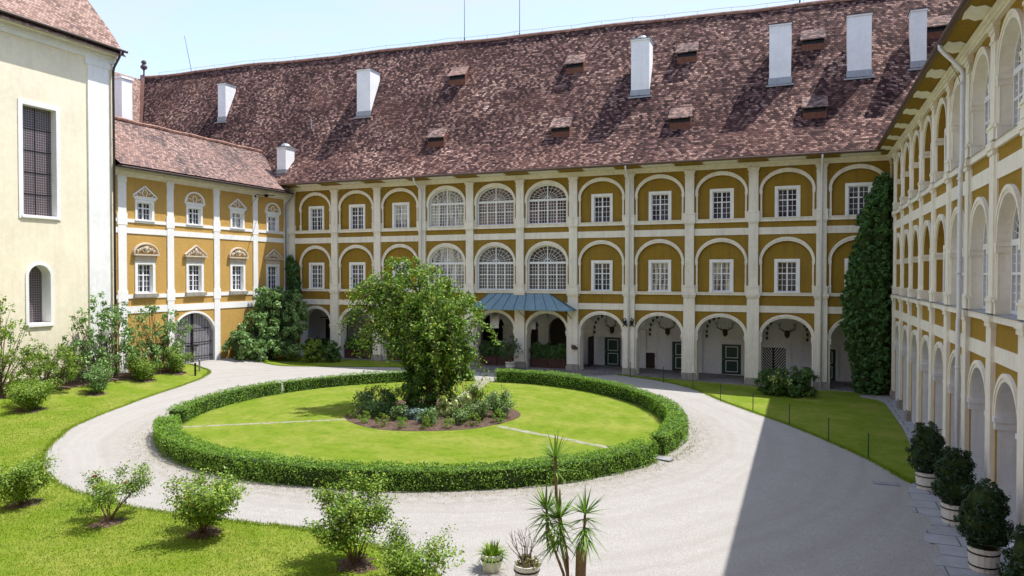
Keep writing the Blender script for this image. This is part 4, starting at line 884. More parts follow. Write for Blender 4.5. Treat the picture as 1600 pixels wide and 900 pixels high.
# ================================================================ hedges round the lawn
def hedge(a0, a1, r0, r1, hgt, label, seed, dens=330, L=.07):
    rng = np.random.default_rng(seed); am = R((a0 + a1) / 2)
    o = empty('box_hedge', (0, 0, 0), 0, label, 'hedge', 'clipped hedges round the lawn')
    w = r1 - r0; rm = (r0 + r1) / 2; Ln = rm * R(a1 - a0)
    per = 2 * hgt + w; N = int((Ln * per + 2 * w * hgt) * dens)
    a = rng.uniform(R(a0), R(a1), N); s = rng.uniform(0, per, N)
    end = rng.uniform(0, 1, N) < (2 * w * hgt) / (Ln * per + 2 * w * hgt)
    rr = np.where(s < hgt, r1, np.where(s < hgt + w, r1 - (s - hgt), r0)); zz = np.where(s < hgt, s, np.where(s < hgt + w, hgt, hgt - (s - hgt - w)))
    nr = np.where(s < hgt, 1., np.where(s < hgt + w, 0., -1.)); nz_ = np.where((s >= hgt) & (s < hgt + w), 1., .25)
    e1 = rng.uniform(0, 1, N); rr = np.where(end, r0 + w * e1, rr); zz = np.where(end, rng.uniform(0, hgt, N), zz)
    sg = np.where(rng.uniform(0, 1, N) < .5, 1, -1); a = np.where(end, np.where(sg > 0, R(a1), R(a0)), a)
    # uneven growth
    bumpy = .035 * np.sin(a * rm * 1.3 + seed) + .03 * np.sin(a * rm * .45 + seed * 3) + .03 * np.sin(a * rm * 4.3 + zz * 5) + .03 * np.sin(a * rm * 9.1 + zz * 9 + rr * 5)
    off = bumpy + rng.normal(-.02, .045, N)
    rr = rr + nr * off; zz = zz + np.where((s >= hgt) & (s < hgt + w) & ~end, off * .8, 0) - .02
    corner = np.maximum(0, zz - (hgt - .12)) * .8 * np.abs(nr); rr = rr - np.sign(nr) * corner * .6
    ta = np.where(end, sg * off, 0)
    x = CX + rr * np.cos(a) - ta * np.sin(a); y = CY + rr * np.sin(a) + ta * np.cos(a)
    g_ = np.array([gz(u, v) for u, v in zip(x, y)])
    P = np.stack([x, y, g_ + np.maximum(zz, .02)], 1)
    Nn = np.stack([np.where(end, -sg * np.sin(a), nr * np.cos(a)), np.where(end, sg * np.cos(a), nr * np.sin(a)), nz_], 1)
    gap = (np.sin(a * rm * .9 + seed * 2) > .8) & (zz < .5) & (rng.uniform(0, 1, N) < .5)
    P, Nn = P[~gap], Nn[~gap]
    leafmesh('foliage', P, Nn, L, 'l_hedge', o, rng, .6, .75)
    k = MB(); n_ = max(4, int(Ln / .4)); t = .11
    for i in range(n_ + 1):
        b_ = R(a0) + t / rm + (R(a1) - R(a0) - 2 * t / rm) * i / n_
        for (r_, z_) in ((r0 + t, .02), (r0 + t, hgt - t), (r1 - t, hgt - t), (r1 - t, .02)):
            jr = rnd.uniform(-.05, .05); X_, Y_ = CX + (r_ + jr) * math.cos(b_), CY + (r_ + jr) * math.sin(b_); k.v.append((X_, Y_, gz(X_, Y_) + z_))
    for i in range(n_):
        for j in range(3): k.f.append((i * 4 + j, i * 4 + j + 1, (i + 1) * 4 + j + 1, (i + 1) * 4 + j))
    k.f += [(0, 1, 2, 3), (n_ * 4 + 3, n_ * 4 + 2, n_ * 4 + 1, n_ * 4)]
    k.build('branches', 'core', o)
hedge(219.5, 343.2, 10.98, 11.86, .72, 'long low clipped hedge curving along the near side of the round lawn', 1, 560)
hedge(348.2, 457.5, 11.0, 11.8, .80, 'low clipped hedge curving round the right and far right of the lawn', 2, 400)
hedge(104.5, 165.5, 11.05, 11.75, .70, 'low clipped hedge on the far left behind the round tree', 3, 260)
hedge(167.0, 213.0, 11.0, 11.8, .74, 'low clipped hedge bending round the left end of the lawn', 4, 300)

# ================================================================ shrubs
def stems(rng, n, h, spread, base=.12, lean=(0, 0), curve=.25, zmin=.55):
    out = []
    for i in range(n):
        a = rng.uniform(0, 2 * math.pi); s = math.sqrt(rng.uniform(.05, 1)) * spread; hh = h * rng.uniform(zmin, 1.0) * (1 - .25 * (s / max(spread, .01)) ** 2)
        b0 = (base * math.cos(a) * rng.uniform(0, 1), base * math.sin(a) * rng.uniform(0, 1)); P = []
        for k in range(7):
            t = k / 6; q = s * t ** (1 + curve); P.append((b0[0] + q * math.cos(a) + lean[0] * t + rng.normal(0, .02), b0[1] + q * math.sin(a) + lean[1] * t + rng.normal(0, .02), hh * t))
        out.append(P)
    return out
def stem_shrub(name, loc, h, spread, label, cat, seed, n=11, leaves=1500, L=.075, mat='l_rose', start=.3, lean=(0, 0), group=None, flowers=0, fm='petal', twigs=7, jit=.085, soil=.45, rad=.014, wr=.55, bark='twig'):
    rng = np.random.default_rng(seed); z0 = gz(loc[0], loc[1]) + .05
    o = empty(name, (loc[0], loc[1], z0), 0, label, cat, group)
    St = stems(rng, n, h, spread, lean=lean); mb = MB(); anchors = []; dirs = []
    for P in St:
        mb.tube(P, [rad * (1 - .75 * k / 6) for k in range(7)], 4, False)
        for k in range(7):
            if k / 6 >= start: anchors.append(P[k]); dirs.append((0, 0, 1))
        for _ in range(twigs):
            k = rng.integers(min(5, int(6 * start) + 1), 6); p = Vector(P[k]).lerp(Vector(P[k + 1]), rng.uniform(0, 1)); d = Vector((rng.normal(0, 1), rng.normal(0, 1), rng.uniform(.2, 1.3))).normalized() * rng.uniform(.12, .3) * h * .75
            q = p + d; mb.tube([p, p + d * .5 + Vector((0, 0, -.01)), q], [rad * .4, rad * .3, rad * .2], 3, False)
            for t in (.4, .7, 1.): anchors.append(tuple(p + d * t)); dirs.append(tuple(d.normalized()))
    mb.build('stem', bark, o)
    leaves = int(leaves * 2.6); A_ = np.array(anchors); D_ = np.array(dirs); i = rng.integers(0, len(A_), leaves)
    wts = rng.uniform(.3, 1.4, len(A_)); wts /= wts.sum(); i = rng.choice(len(A_), leaves, p=wts)
    P = A_[i] + rng.normal(0, jit, (leaves, 3)) * [1, 1, .8]; P[:, 2] = np.maximum(P[:, 2], .05)
    ctr = np.array([lean[0] * .5, lean[1] * .5, h * .45]); leafmesh('foliage', P, unit(P - ctr) * .6 + [0, 0, .6], L, mat, o, rng, wr, .6)
    if flowers:
        k = MB()
        for j in range(flowers):
            p = A_[rng.integers(0, len(A_))]; p = p + rng.normal(0, .05, 3); k.blob(tuple(p), (.045, .045, .035), 6, 4)
        k.build('flower', fm, o)
    if soil:
        k = MB(); n_ = 22; zb = -.012; ring_ = []
        for j in range(n_): a = 2 * math.pi * j / n_; r_ = soil * rng.uniform(.6, 1.2); ring_.append((r_ * math.cos(a), r_ * math.sin(a), gz(loc[0] + r_ * math.cos(a), loc[1] + r_ * math.sin(a)) + .05 - z0 + zb))
        for j in range(n_): k.poly([ring_[j], ring_[(j + 1) % n_], (0, 0, .05)])
        k.build('soil_patch', 'soil', o)
    return o
RG = 'rose bushes on the left lawn'
stem_shrub('rose_bush', (-21.0, 14.05), 1.65, .95, 'leafy rose bush at the left edge of the photo, on the near lawn', 'rose bush', 11, 12, 2400, group=RG, soil=.5, jit=.12)
stem_shrub('rose_bush', (-17.3, 13.85), 1.6, 1.05, 'thin open rose bush with a red bloom, where the lawn narrows', 'rose bush', 12, 13, 1500, flowers=3, group=RG, L=.07, soil=.45, jit=.08, start=.42)
stem_shrub('rose_bush', (-14.35, 14.2), 2.0, 1.2, 'wide fan shaped rose bush with bare lower stems', 'rose bush', 13, 16, 2800, group=RG, L=.08, start=.32, soil=.5, jit=.10, lean=(.1, 0))
stem_shrub('rose_bush', (-9.7, 14.25), 2.1, .88, 'tall upright rose bush with many thin bare stems below', 'rose bush', 14, 18, 3600, group=RG, L=.075, start=.42, soil=.55, jit=.10)
stem_shrub('rose_bush', (-7.75, 13.7), 1.45, 1.05, 'airy shrub cut by the lower photo edge, left of the white pots', 'rose bush', 15, 14, 2400, group=RG, L=.068, start=.3, soil=.5, jit=.11, mat='l_rose')
stem_shrub('rose_bush', (-35.4, 24.1), 1.75, 1.25, 'rounded reddish tipped bush on the lawn below the church niche window', 'rose bush', 16, 22, 4200, group=RG, L=.085, start=.1, soil=.9, jit=.16)
stem_shrub('rose_bush', (-36.3, 28.5), 1.75, .7, 'small upright bush with pale blooms before the tall church shrub', 'rose bush', 17, 14, 1900, group=RG, L=.085, start=.15, flowers=9, fm='petal_white', soil=.6, jit=.12, mat='l_fig')
stem_shrub('rose_bush', (-37.3, 32.3), 1.65, 1.0, 'yellow green rounded bush on the lawn left of the gate', 'rose bush', 18, 18, 2600, group=RG, L=.09, start=.1, soil=.7, jit=.14, mat='l_lime')
stem_shrub('rose_bush', (-37.7, 35.3), 2.0, .85, 'bushy shrub nearest the gate, at the tip of the left lawn', 'rose bush', 19, 18, 2800, group=RG, L=.09, start=.1, soil=.6, jit=.14)

def lobe_shrub(name, loc, L_, label, cat, seed, dens, L, mat, clump=.28, sticks=8, wr=.6, group=None, bark='bark', extra=None, fold=.12, rad=.03, spread=.7, core=0):
    rng = np.random.default_rng(seed); z0 = gz(loc[0], loc[1]) + .03; o = empty(name, (loc[0], loc[1], z0), 0, label, cat, group)
    P, Nn = lobes(rng, L_, dens, clump); keep = P[:, 2] > .03; P, Nn = P[keep], Nn[keep]
    leafmesh('foliage', P, Nn, L, mat, o, rng, wr, spread, fold)
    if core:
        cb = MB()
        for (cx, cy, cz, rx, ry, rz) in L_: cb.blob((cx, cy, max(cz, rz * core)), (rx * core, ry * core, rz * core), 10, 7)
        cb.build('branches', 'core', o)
    mb = MB()
    for (cx, cy, cz, rx, ry, rz) in L_:
        for _ in range(sticks):
            e = Vector((cx + rng.uniform(-.8, .8) * rx, cy + rng.uniform(-.8, .8) * ry, cz + rng.uniform(-.2, .85) * rz)); b0 = Vector((rng.normal(0, .15), rng.normal(0, .15), 0)); mid = b0.lerp(e, .5) + Vector((rng.normal(0, .12), rng.normal(0, .12), .12 * rz))
            mb.tube([b0, mid, e], [rad, rad * .6, rad * .25], 4, False)
    mb.build('stem', bark, o)
    if extra: extra(o, rng, P)
    return o
# beside the church and gate
lobe_shrub('tall_shrub', (-38.1, 24.3), [(.2, -.3, 2.6, .8, .9, 1.0), (.3, .3, 4.0, .5, .6, .8), (.1, .9, 3.3, .5, .6, .5), (.1, -.3, 4.9, .4, .5, .6), (.0, .4, 1.2, .8, 1.0, .9), (.2, 1.5, 2.4, .4, .5, .5)], 'tall loose yellowish shrub against the church at the left edge', 'shrub', 21, 62, .13, 'l_rose', .24, 5)
lobe_shrub('spreading_shrub', (-37.9, 26.6), [(.1, -1.2, 1.5, 1.0, 1.2, .85), (.2, .3, 1.75, 1.0, 1.2, .75), (.0, 1.5, 1.35, .8, .9, .7), (.4, -.2, .9, 1.0, 1.7, .7)], 'bright green spreading shrub under the church niche window', 'shrub', 22, 150, .10, 'l_lime', .26, 6)
lobe_shrub('fig_shrub', (-38.0, 30.2), [(-.1, -1.3, 2.6, .7, .8, .9), (.1, -.2, 3.3, .8, .9, .9), (0, .9, 3.0, .7, .8, 1.0), (.0, 0, 4.5, .45, .6, .7), (.1, -.8, 1.3, .9, 1.0, .9), (.2, .9, 1.4, .9, 1.0, .9), (0, 1.2, 4.1, .4, .45, .5), (.0, -1.5, 3.9, .35, .4, .4)], 'tall airy large leaved shrub before the white church pilaster', 'shrub', 23, 62, .17, 'l_fig', .26, 6)
lobe_shrub('fig_shrub', (-38.2, 34.0), [(0, -1.2, 2.2, .8, .8, 1.1), (.1, 0, 2.4, .8, .9, 1.1), (0, 1.3, 2.2, .7, .8, .9), (0, -.3, 4.0, .35, .4, .6), (0, 1.4, 3.5, .45, .5, .4), (0, -1.1, 3.7, .4, .4, .5), (.2, .9, 1.1, .8, 1.0, .8), (.2, -.9, 1.0, .8, .9, .8), (0, 2.4, 2.7, .4, .5, .4)], 'airy large leaved shrub against the ochre wing left of the gate', 'shrub', 24, 60, .17, 'l_fig', .26, 6)
lobe_shrub('fig_tree', (-38.2, 44.7), [(-.3, -3.1, 1.3, .8, .9, 1.0), (-.2, -2.2, 1.7, 1.1, 1.2, 1.2), (0, -.9, 2.6, 1.2, 1.2, 1.3), (-.1, .5, 3.9, 1.3, 1.3, 1.3), (.5, 1.7, 4.2, 1.0, 1.0, 1.0), (-.2, .2, 5.0, .9, .9, .8), (.8, 1.2, 2.6, 1.3, 1.4, 1.2), (1.1, .7, 1.2, 1.2, 1.2, .9), (.3, -1.2, 1.0, 1.2, 1.3, .9), (.3, 2.4, 4.6, .6, .6, .7), (1.3, 1.8, 3.6, .7, .8, .7)], 'big dense fig in the far left corner, reaching the upper windows', 'fig tree', 25, 120, .20, 'l_fig', .32, 6, .7, rad=.05, core=.5)
lobe_shrub('hydrangea', (-34.75, 45.6), [(0, 0, .95, .62, .6, .75), (-.2, -.1, .6, .6, .6, .55)], 'bright lime leaved bush in sun before the second arch', 'bush', 26, 190, .15, 'l_lime', .22, 4, .7, core=.6, group='bushes before the left arches')
lobe_shrub('hydrangea', (-33.65, 46.2), [(0, 0, .95, .62, .6, .8), (.25, 0, .6, .55, .6, .55)], 'mid green bush right beside the bright lime bush', 'bush', 27, 190, .14, 'l_laurel', .22, 4, .7, core=.6, group='bushes before the left arches')
def blossoms(o, rng, P):
    q = P[(P[:, 2] > .75)]; q = q[np.argsort(q[:, 1])[:400]]; i = rng.integers(0, len(q), 90)
    c = q[rng.integers(0, len(q), 3)][rng.integers(0, 3, 90)]; leafmesh('blossom', c + rng.normal(0, .16, (90, 3)) - [0, .12, 0], rng.normal(0, 1, (90, 3)) + [0, -1, 1], .11, 'l_pale', o, rng, .8)
lobe_shrub('hydrangea', (-1.55, 44.9), [(0, 0, .85, .85, .8, .75), (.2, .2, .5, .95, .9, .55)], 'dark rounded bush with cream blossom before the lattice gate', 'bush', 28, 200, .13, 'l_laurel', .24, 5, .7, core=.6, group='bushes on the right lawn', extra=blossoms)
lobe_shrub('hydrangea', (-.15, 45.1), [(0, 0, .9, .85, .8, .75), (.1, -.1, .5, .95, .9, .55), (.5, 0, 1.15, .35, .4, .4)], 'dark rounded bush right of the cream blossomed one', 'bush', 29, 200, .13, 'l_laurel', .24, 5, .7, core=.6, group='bushes on the right lawn')
# climbers on the walls
IV = []
for z, x0_, x1_ in ((.6, -1.2, .65), (1.8, -1.35, .8), (3.0, -1.7, .85), (4.2, -1.95, .9), (5.4, -1.9, .9), (6.6, -1.75, .9), (7.8, -1.45, .85), (9.0, -1.25, .8), (10.1, -1.05, .8), (11.0, -.75, .75), (11.8, -.3, .7)):
    m_ = (x0_ + x1_) / 2; hw_ = (x1_ - x0_) / 2; IV += [(m_ - hw_ * .38, 0, z, hw_ * .62, .75, 1.0), (m_ + hw_ * .38, 0, z + .3, hw_ * .62, .8, 1.0)]
lobe_shrub('ivy_column', (4.15, 47.75), IV, 'tall column of dark ivy climbing the corner of the two wings', 'ivy', 31, 420, .14, 'l_ivy', .15, 1, .8, rad=.05, core=.8)
lobe_shrub('ivy_column', (-39.1, 48.35), [(.25, .0, 5.2, .6, .38, .9), (.25, 0, 6.1, .62, .38, .9), (.15, 0, 7.0, .55, .36, .8), (.05, 0, 7.7, .38, .3, .6), (.3, 0, 4.2, .5, .4, .8)], 'small pointed clump of ivy on the far left wall corner', 'ivy', 32, 300, .12, 'l_ivy', .16, 1, .8, core=.7)

# ================================================================ tree in the flower bed
def big_tree():
    rng = np.random.default_rng(77); bx, by = -17.0, 31.4; z0 = gz(bx, by) + .12
    o = empty('weeping_tree', (bx, by, z0), 0, 'leafy weeping tree wrapped in climbers in the middle of the round lawn', 'tree')
    mb = MB(); top = Vector((-.75, 0, 4.3))
    mb.tube([(0, 0, -.1), (.05, 0, .8), (-.1, .05, 1.9), (-.45, .05, 3.0), tuple(top)], [.30, .22, .19, .17, .13], 9)
    mb.tube([(-.05, .05, 1.6), (.35, .1, 2.6), (.8, .2, 3.6), (1.3, .2, 4.4)], [.15, .12, .1, .05], 7)
    mb.tube([(0, -.1, 1.4), (-.1, -.3, 2.6), (-.4, -.5, 3.6), (-.9, -.7, 4.6)], [.13, .11, .09, .05], 7)
    mb.build('trunk', 'bark', o)
    P, D = [], []; lm = MB()
    def branch(b0, az, reach, rise, droop, nl, sig=.16):
        pts = []; 
        for k in range(12):
            t = k / 11; x = reach * (t ** .85); z = rise * math.sin(min(1, t * 1.35) * math.pi / 2) - droop * max(0, t - .35) ** 1.7 * 2.0
            pts.append(Vector((b0[0] + x * math.cos(az + .25 * t), b0[1] + x * math.sin(az + .25 * t), b0[2] + z)) + Vector(rng.normal(0, .05, 3)))
        lm.tube(pts, [.05 * (1 - k / 13) + .006 for k in range(12)], 4, False)
        w_ = np.linspace(.25, 1, nl) ** .8; t = rng.uniform(.12, 1.0, nl) * 11
        i = np.minimum(t.astype(int), 10); f_ = (t - i)[:, None]; Q = np.array([tuple(p) for p in pts]); q = Q[i] * (1 - f_) + Q[i + 1] * f_
        hang = np.abs(rng.normal(0, 1, nl)) * sig * (1 + .9 * t / 11)
        q = q + rng.normal(0, sig, (nl, 3)); q[:, 2] -= hang * .9; P.append(q)
        D.append(np.stack([np.cos(az) * np.ones(nl) * .5, np.sin(az) * np.ones(nl) * .5, np.full(nl, .8)], 1))
    lim = lambda az: 3.25 + .5 * max(0, math.cos(az - math.pi)) * 1.0
    for i in range(70):
        az = rng.uniform(0, 2 * math.pi); left = max(0, -math.cos(az)); right = max(0, math.cos(az))
        hz = rng.uniform(.2, 1); b0 = top + Vector((rng.normal(-.3, .5), rng.normal(0, .3), rng.uniform(-1.2, .6)))
        if right > .3: b0 += Vector((.6, 0, -.5))
        reach = (1.0 + 1.6 * hz + .55 * left * hz - .35 * right) * rng.uniform(.85, 1.1); rise = (2.6 - 1.3 * hz) * rng.uniform(.7, 1.0) - .5 * right; droop = 1.0 + 2.0 * hz * (1.3 if right > .3 else .3)
        branch(b0, az, reach, rise, droop, 190)
    for i in range(6): branch(top + Vector((-.2, 0, .2)), math.pi + rng.uniform(-.35, .35), rng.uniform(2.5, 3.1), rng.uniform(1.4, 2.0), rng.uniform(.2, .6), 260, .15)
    branch(Vector((.8, -.3, 3.3)), -.15, 3.0, 1.6, 1.6, 260, .1); branch(Vector((.8, -.3, 2.8)), -.3, 2.5, .5, 1.4, 260, .12)
    P1 = np.concatenate(P); D1 = np.concatenate(D)
    LT = [(-1.4, 0, 6.75, .95, 1.1, .75), (-2.6, 0, 6.1, 1.05, 1.1, .65), (-.3, -.2, 6.1, 1.35, 1.4, .9), (.9, -.2, 5.4, 1.3, 1.3, .9), (1.85, 0, 4.5, 1.0, 1.2, .95), (-2.6, 0, 5.1, .95, 1.1, .7), (-1.6, 0, 4.6, 1.2, 1.4, .9), (.2, -.4, 4.6, 1.5, 1.6, 1.1), (-2.2, 0, 3.9, .7, .8, .6), (1.75, -.2, 3.3, .9, 1.0, .95), (1.0, -.5, 3.2, 1.3, 1.4, 1.2), (-1.1, -.3, 3.2, 1.0, 1.1, 1.0), (1.4, -.2, 2.3, .7, .8, .8), (.3, .9, 5.3, 1.3, .9, 1.0), (-1.3, .8, 5.6, 1.2, .8, .8)]
    P2, D2 = lobes(rng, LT, 80, .27, .72); P1 = np.concatenate([P1, P2]); D1 = np.concatenate([D1, D2])
    keep = P1[:, 2] > .8; leafmesh('crown', P1[keep], D1[keep], .17, 'l_tree', o, rng, .5, .6); lm.build('branch', 'bark', o)
    LB = [(0, 0, .9, 1.15, 1.1, 1.0), (.15, 0, 2.1, 1.35, 1.3, 1.1), (.4, -.2, 3.1, 1.3, 1.3, 1.0), (-.6, -.2, 2.4, .7, .8, 1.0), (1.1, .1, 2.2, .8, .8, 1.0), (-.1, -.3, 1.5, 1.2, 1.1, 1.0)]
    P, Nn = lobes(rng, LB, 150, .3); k = P[:, 2] > .1; leafmesh('climber', P[k], Nn[k], .15, 'l_vine', o, rng, .6, .7)
big_tree()

# ================================================================ planting in the bed
def bed_plant(name, x, y, h, r, mat, n, L, label, cat, seed, sticks=9, group=None, **k):
    h *= .8; n = int(n * .55)
    return stem_shrub(name, (x, y), h, r, label, cat, seed, sticks, n, L, mat, start=.15, soil=0, jit=.11, group=group, rad=.010, **k)
BP = 'shrub roses in the bed round the tree'
for j, (x, y, h, r, mt, nn, lb) in enumerate([
    (-20.1, 30.6, 1.5, .7, 'l_laurel', 1300, 'leftmost dark shrub rose at the end of the flower bed'), (-19.3, 31.4, 1.7, .75, 'l_laurel', 1300, 'taller dark shrub rose second from the left in the bed'),
    (-19.2, 29.5, 1.25, .7, 'l_bed', 1100, 'grey green shrub rose in front, left part of the bed'), (-18.3, 32.0, 1.6, .7, 'l_laurel', 1200, 'tall shrub rose close to the left of the tree'),
    (-18.2, 29.0, 1.0, .65, 'l_laurel', 1100, 'low leafy shrub front left of the tree foot'), (-17.2, 28.7, .95, .6, 'l_bed', 900, 'pale flowered low shrub in front of the tree'),
    (-15.3, 28.4, .9, .55, 'l_bed', 900, 'pale low shrub front centre of the bed beside the box balls'), (-13.9, 30.2, 1.35, .8, 'l_bed', 1300, 'grey green shrub rose at the right of the bed'),
    (-13.2, 31.3, 1.45, .75, 'l_bed', 1300, 'rightmost shrub rose in the flower bed'), (-14.3, 29.2, .9, .6, 'l_bed', 800, 'small airy shrub right front of the bed'),
    (-15.8, 34.2, 1.7, .7, 'l_lime', 700, 'thin upright plant behind the bed near the far path'), (-13.9, 32.6, 1.4, .7, 'l_bed', 1000, 'shrub rose behind the others at the right of the bed')]):
    bed_plant('shrub_rose', x, y, h, r, mt, nn, .10, lb, 'shrub', 200 + j, group=BP, flowers=4 if mt == 'l_bed' else 0, fm='petal_white')
lobe_shrub('hosta', (-16.35, 29.0), [(-.25, 0, .3, .5, .4, .25), (.4, 0, .28, .5, .4, .22)], 'blue leaved hosta clump at the foot of the tree', 'hosta', 41, 170, .20, 'l_blue', .14, 0, .65, spread=.4)
lobe_shrub('hosta', (-15.3, 30.2), [(0, 0, .5, .5, .5, .4), (.35, .5, .55, .45, .5, .4)], 'bright yellow leaved hosta right of the tree foot', 'hosta', 42, 170, .20, 'l_pale', .14, 0, .65, spread=.4)
BB = 'small box balls along the bed edge'
for j, (px, r) in enumerate([(-19.35, .23), (-18.25, .26), (-17.1, .29), (-16.1, .25), (-15.05, .25), (-14.25, .24), (-13.45, .28)]):
    y = 30.9 - math.sqrt(max(0, 3.72 ** 2 - (px + 16.6) ** 2)); words = ['first', 'second', 'third', 'fourth', 'fifth', 'sixth', 'seventh']
    lobe_shrub('box_ball', (px, y), [(0, 0, r * 1.05, r, r, r)], words[j] + ' small round box ball from the left along the front of the bed', 'box ball', 50 + j, 900, .05, 'l_lime' if j % 2 == 0 else 'l_hedge', .08, 0, .6, group=BB)
lobe_shrub('box_ball', (-12.75, 30.1), [(0, 0, .32, .3, .3, .3)], 'small box ball at the right end of the bed, apart from the others', 'box ball', 58, 900, .05, 'l_hedge', .08, 0, .6, group=BB)

# ================================================================ potted plants
def tub(o, rt, rb, h, hoops=2, mat='tub'):
    k = MB(); n_ = 20
    prof = [(rb, 0), (rb + (rt - rb) * .5, h * .5), (rt, h), (rt - .03, h), (rt - .04, h - .06), (0.02, h - .07)]
    k.lathe(prof, (0, 0, 0), 32)
    for i, v_ in enumerate(k.v[:96]):   # staves
        j = i % 32; f_ = 1 + (.012 if j % 2 else -.012); k.v[i] = (v_[0] * f_, v_[1] * f_, v_[2])
    t = k.build('tub', mat, o)
    for j in range(hoops):
        zz = h * (.22 + .55 * j / max(1, hoops - 1)) if hoops > 1 else h * .68; r_ = rb + (rt - rb) * zz / h + .012; hb_ = MB()
        hb_.lathe([(r_, zz - .018), (r_ + .006, zz), (r_, zz + .018), (r_ - .02, zz + .018), (r_ - .02, zz - .018)], (0, 0, 0), 28); hb_.build('hoop', 'iron', t)
    s = MB(); s.lathe([(rt - .045, h - .06), (.01, h - .03)], (0, 0, 0), 20); s.build('soil', 'soil', t)
for j, (x, y, hh, rr_, lb) in enumerate([(3.87, 27.1, 1.62, .52, 'clipped dark bush in white tub, farthest of the four by the right wing'), (4.07, 23.65, 1.55, .53, 'clipped dark bush in worn yellowish tub, second farthest by the right wing'), (4.08, 20.1, 1.55, .54, 'clipped dark bush in white hooped tub on the jagged paving'), (4.3, 16.9, 1.55, .54, 'clipped dark bush cut by the lower right photo corner')]):
    z0 = gz(x, y) + .025; o = empty('potted_laurel', (x, y, z0), .4 * j, lb, 'potted bush', 'potted bushes beside the right wing')
    rng = np.random.default_rng(90 + j); tub(o, .34, .29, .56, 2)
    zb = .56; L_ = [(0, 0, zb + hh * .36, rr_, rr_, hh * .40), (0, 0, zb + hh * .62, rr_ * .84, rr_ * .84, hh * .38), (.05, 0, zb + hh * .25, rr_ * .85, rr_ * .85, hh * .25)]
    P, Nn = lobes(rng, L_, 620, .10, .92); k = P[:, 2] > zb; leafmesh('crown', P[k], Nn[k], .085, 'l_box', o, rng, .45, .6); cb = MB()
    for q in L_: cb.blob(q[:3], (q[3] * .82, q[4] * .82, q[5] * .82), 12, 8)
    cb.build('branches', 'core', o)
    mb = MB(); mb.tube([(0, 0, .4), (.02, 0, .8), (0, 0, 1.5)], [.05, .045, .03], 6)
    for _ in range(10): a = rng.uniform(0, 6.28); mb.tube([(0, 0, .9), (.3 * math.cos(a), .3 * math.sin(a), 1.2 + rng.uniform(-.2, .6))], [.02, .008], 4, False)
    mb.build('trunk', 'bark', o)
x, y = -19.25, 47.55; o = empty('potted_oleander', (x, y, gz(x, y) + .03), 0, 'loose oleander bush in a white tub before the canopy pillar', 'potted bush')
tub(o, .36, .31, .52, 2); rng = np.random.default_rng(97)
P, Nn = lobes(rng, [(-.1, 0, 1.35, .65, .6, .75), (.15, 0, 1.7, .55, .5, .6), (.55, 0, 1.4, .3, .3, .35)], 170, .2); leafmesh('foliage', P, Nn, .14, 'l_olea', o, rng, .3, .7)
mb = MB()
for _ in range(12): a = rng.uniform(0, 6.28); mb.tube([(0, 0, .4), (.2 * math.cos(a), .2 * math.sin(a), 1.0), (.45 * math.cos(a), .45 * math.sin(a), 1.8)], [.02, .014, .006], 4, False)
mb.build('stem', 'twig', o)
def blades(name, o, rng, n, h, r0, L, w, mat, up=.8, base=None, droop=.5, seg=4, th=.0):
    V, F = [], []; 
    for i in range(n):
        a = rng.uniform(0, 2 * math.pi); el = math.asin(min(1, max(-.6, rng.normal(up, .28)))); l = L * rng.uniform(.7, 1.15)
        d = Vector((math.cos(a) * math.cos(el), math.sin(a) * math.cos(el), math.sin(el))); b0 = Vector(base or (0, 0, h)) + Vector((math.cos(a), math.sin(a), 0)) * r0 * rng.uniform(0, 1)
        s = d.cross(Vector((0, 0, 1))).normalized() if abs(d.z) < .98 else Vector((1, 0, 0)); k = len(V)
        for j in range(seg + 1):
            t = j / seg; c = b0 + d * l * t + Vector((0, 0, -droop * l * t * t * (1 - abs(d.z) * .6))); ww = w * (.55 + .9 * t if t < .35 else (1 - t) * 1.33 + .02)
            V += [tuple(c - s * ww / 2), tuple(c + Vector((0, 0, -ww * .18))), tuple(c + s * ww / 2)]
        for j in range(seg):
            q = k + j * 3; F += [(q, q + 1, q + 4, q + 3), (q + 1, q + 2, q + 5, q + 4)]
    return npmesh(name, np.array(V), np.array(F), mat, o)
x, y = -6.72, 15.45; o = empty('potted_lily', (x, y, gz(x, y)), 0, 'strap leaved green plant in the left small white tub', 'potted plant')
tub(o, .27, .205, .40, 1); rng = np.random.default_rng(98); blades('leaves', o, rng, 230, .34, .16, .46, .032, 'l_rose', .62, droop=.6)
x, y = -5.75, 15.2; o = empty('potted_shrub', (x, y, gz(x, y)), 0, 'bare twiggy shrub over low greenery in a white tub', 'potted plant')
tub(o, .30, .25, .42, 1); rng = np.random.default_rng(99); P, Nn = lobes(rng, [(0, 0, .44, .28, .28, .12)], 900, .07); leafmesh('foliage', P, Nn, .05, 'l_dry', o, rng, .5, .8)
mb = MB()
for i in range(16):
    a = rng.uniform(0, 6.28); p = Vector((.1 * math.cos(a), .1 * math.sin(a), .4)); d = Vector((math.cos(a) * .35, math.sin(a) * .3, 1)).normalized(); pts = [p]
    for k in range(7): d = (d + Vector(rng.normal(0, .16, 3))).normalized(); p = p + d * .11; pts.append(p)
    mb.tube(pts, [.012 - .0012 * k for k in range(8)], 4, False)
    for k in (3, 5): q = pts[k]; e = (d + Vector(rng.normal(0, .6, 3))).normalized(); mb.tube([q, q + e * .12, q + e * .22 + Vector((0, 0, .03))], [.006, .004, .003], 3, False)
mb.build('twigs', 'twig', o)
x, y = -4.42, 14.3; z0 = gz(x, y); o = empty('yucca', (x, y, z0), 0, 'tall many stemmed yucca with spiky leaf heads near the lower photo edge', 'yucca'); rng = np.random.default_rng(100)
mb = MB(); heads = [((-.35, 0, 3.16), (-.05, -.02), .035), ((-.56, .05, 2.05), (-.12, .05), .03), ((-.22, -.1, 1.96), (-.02, -.08), .032), ((.30, 0, 2.08), (.24, .0), .03)]
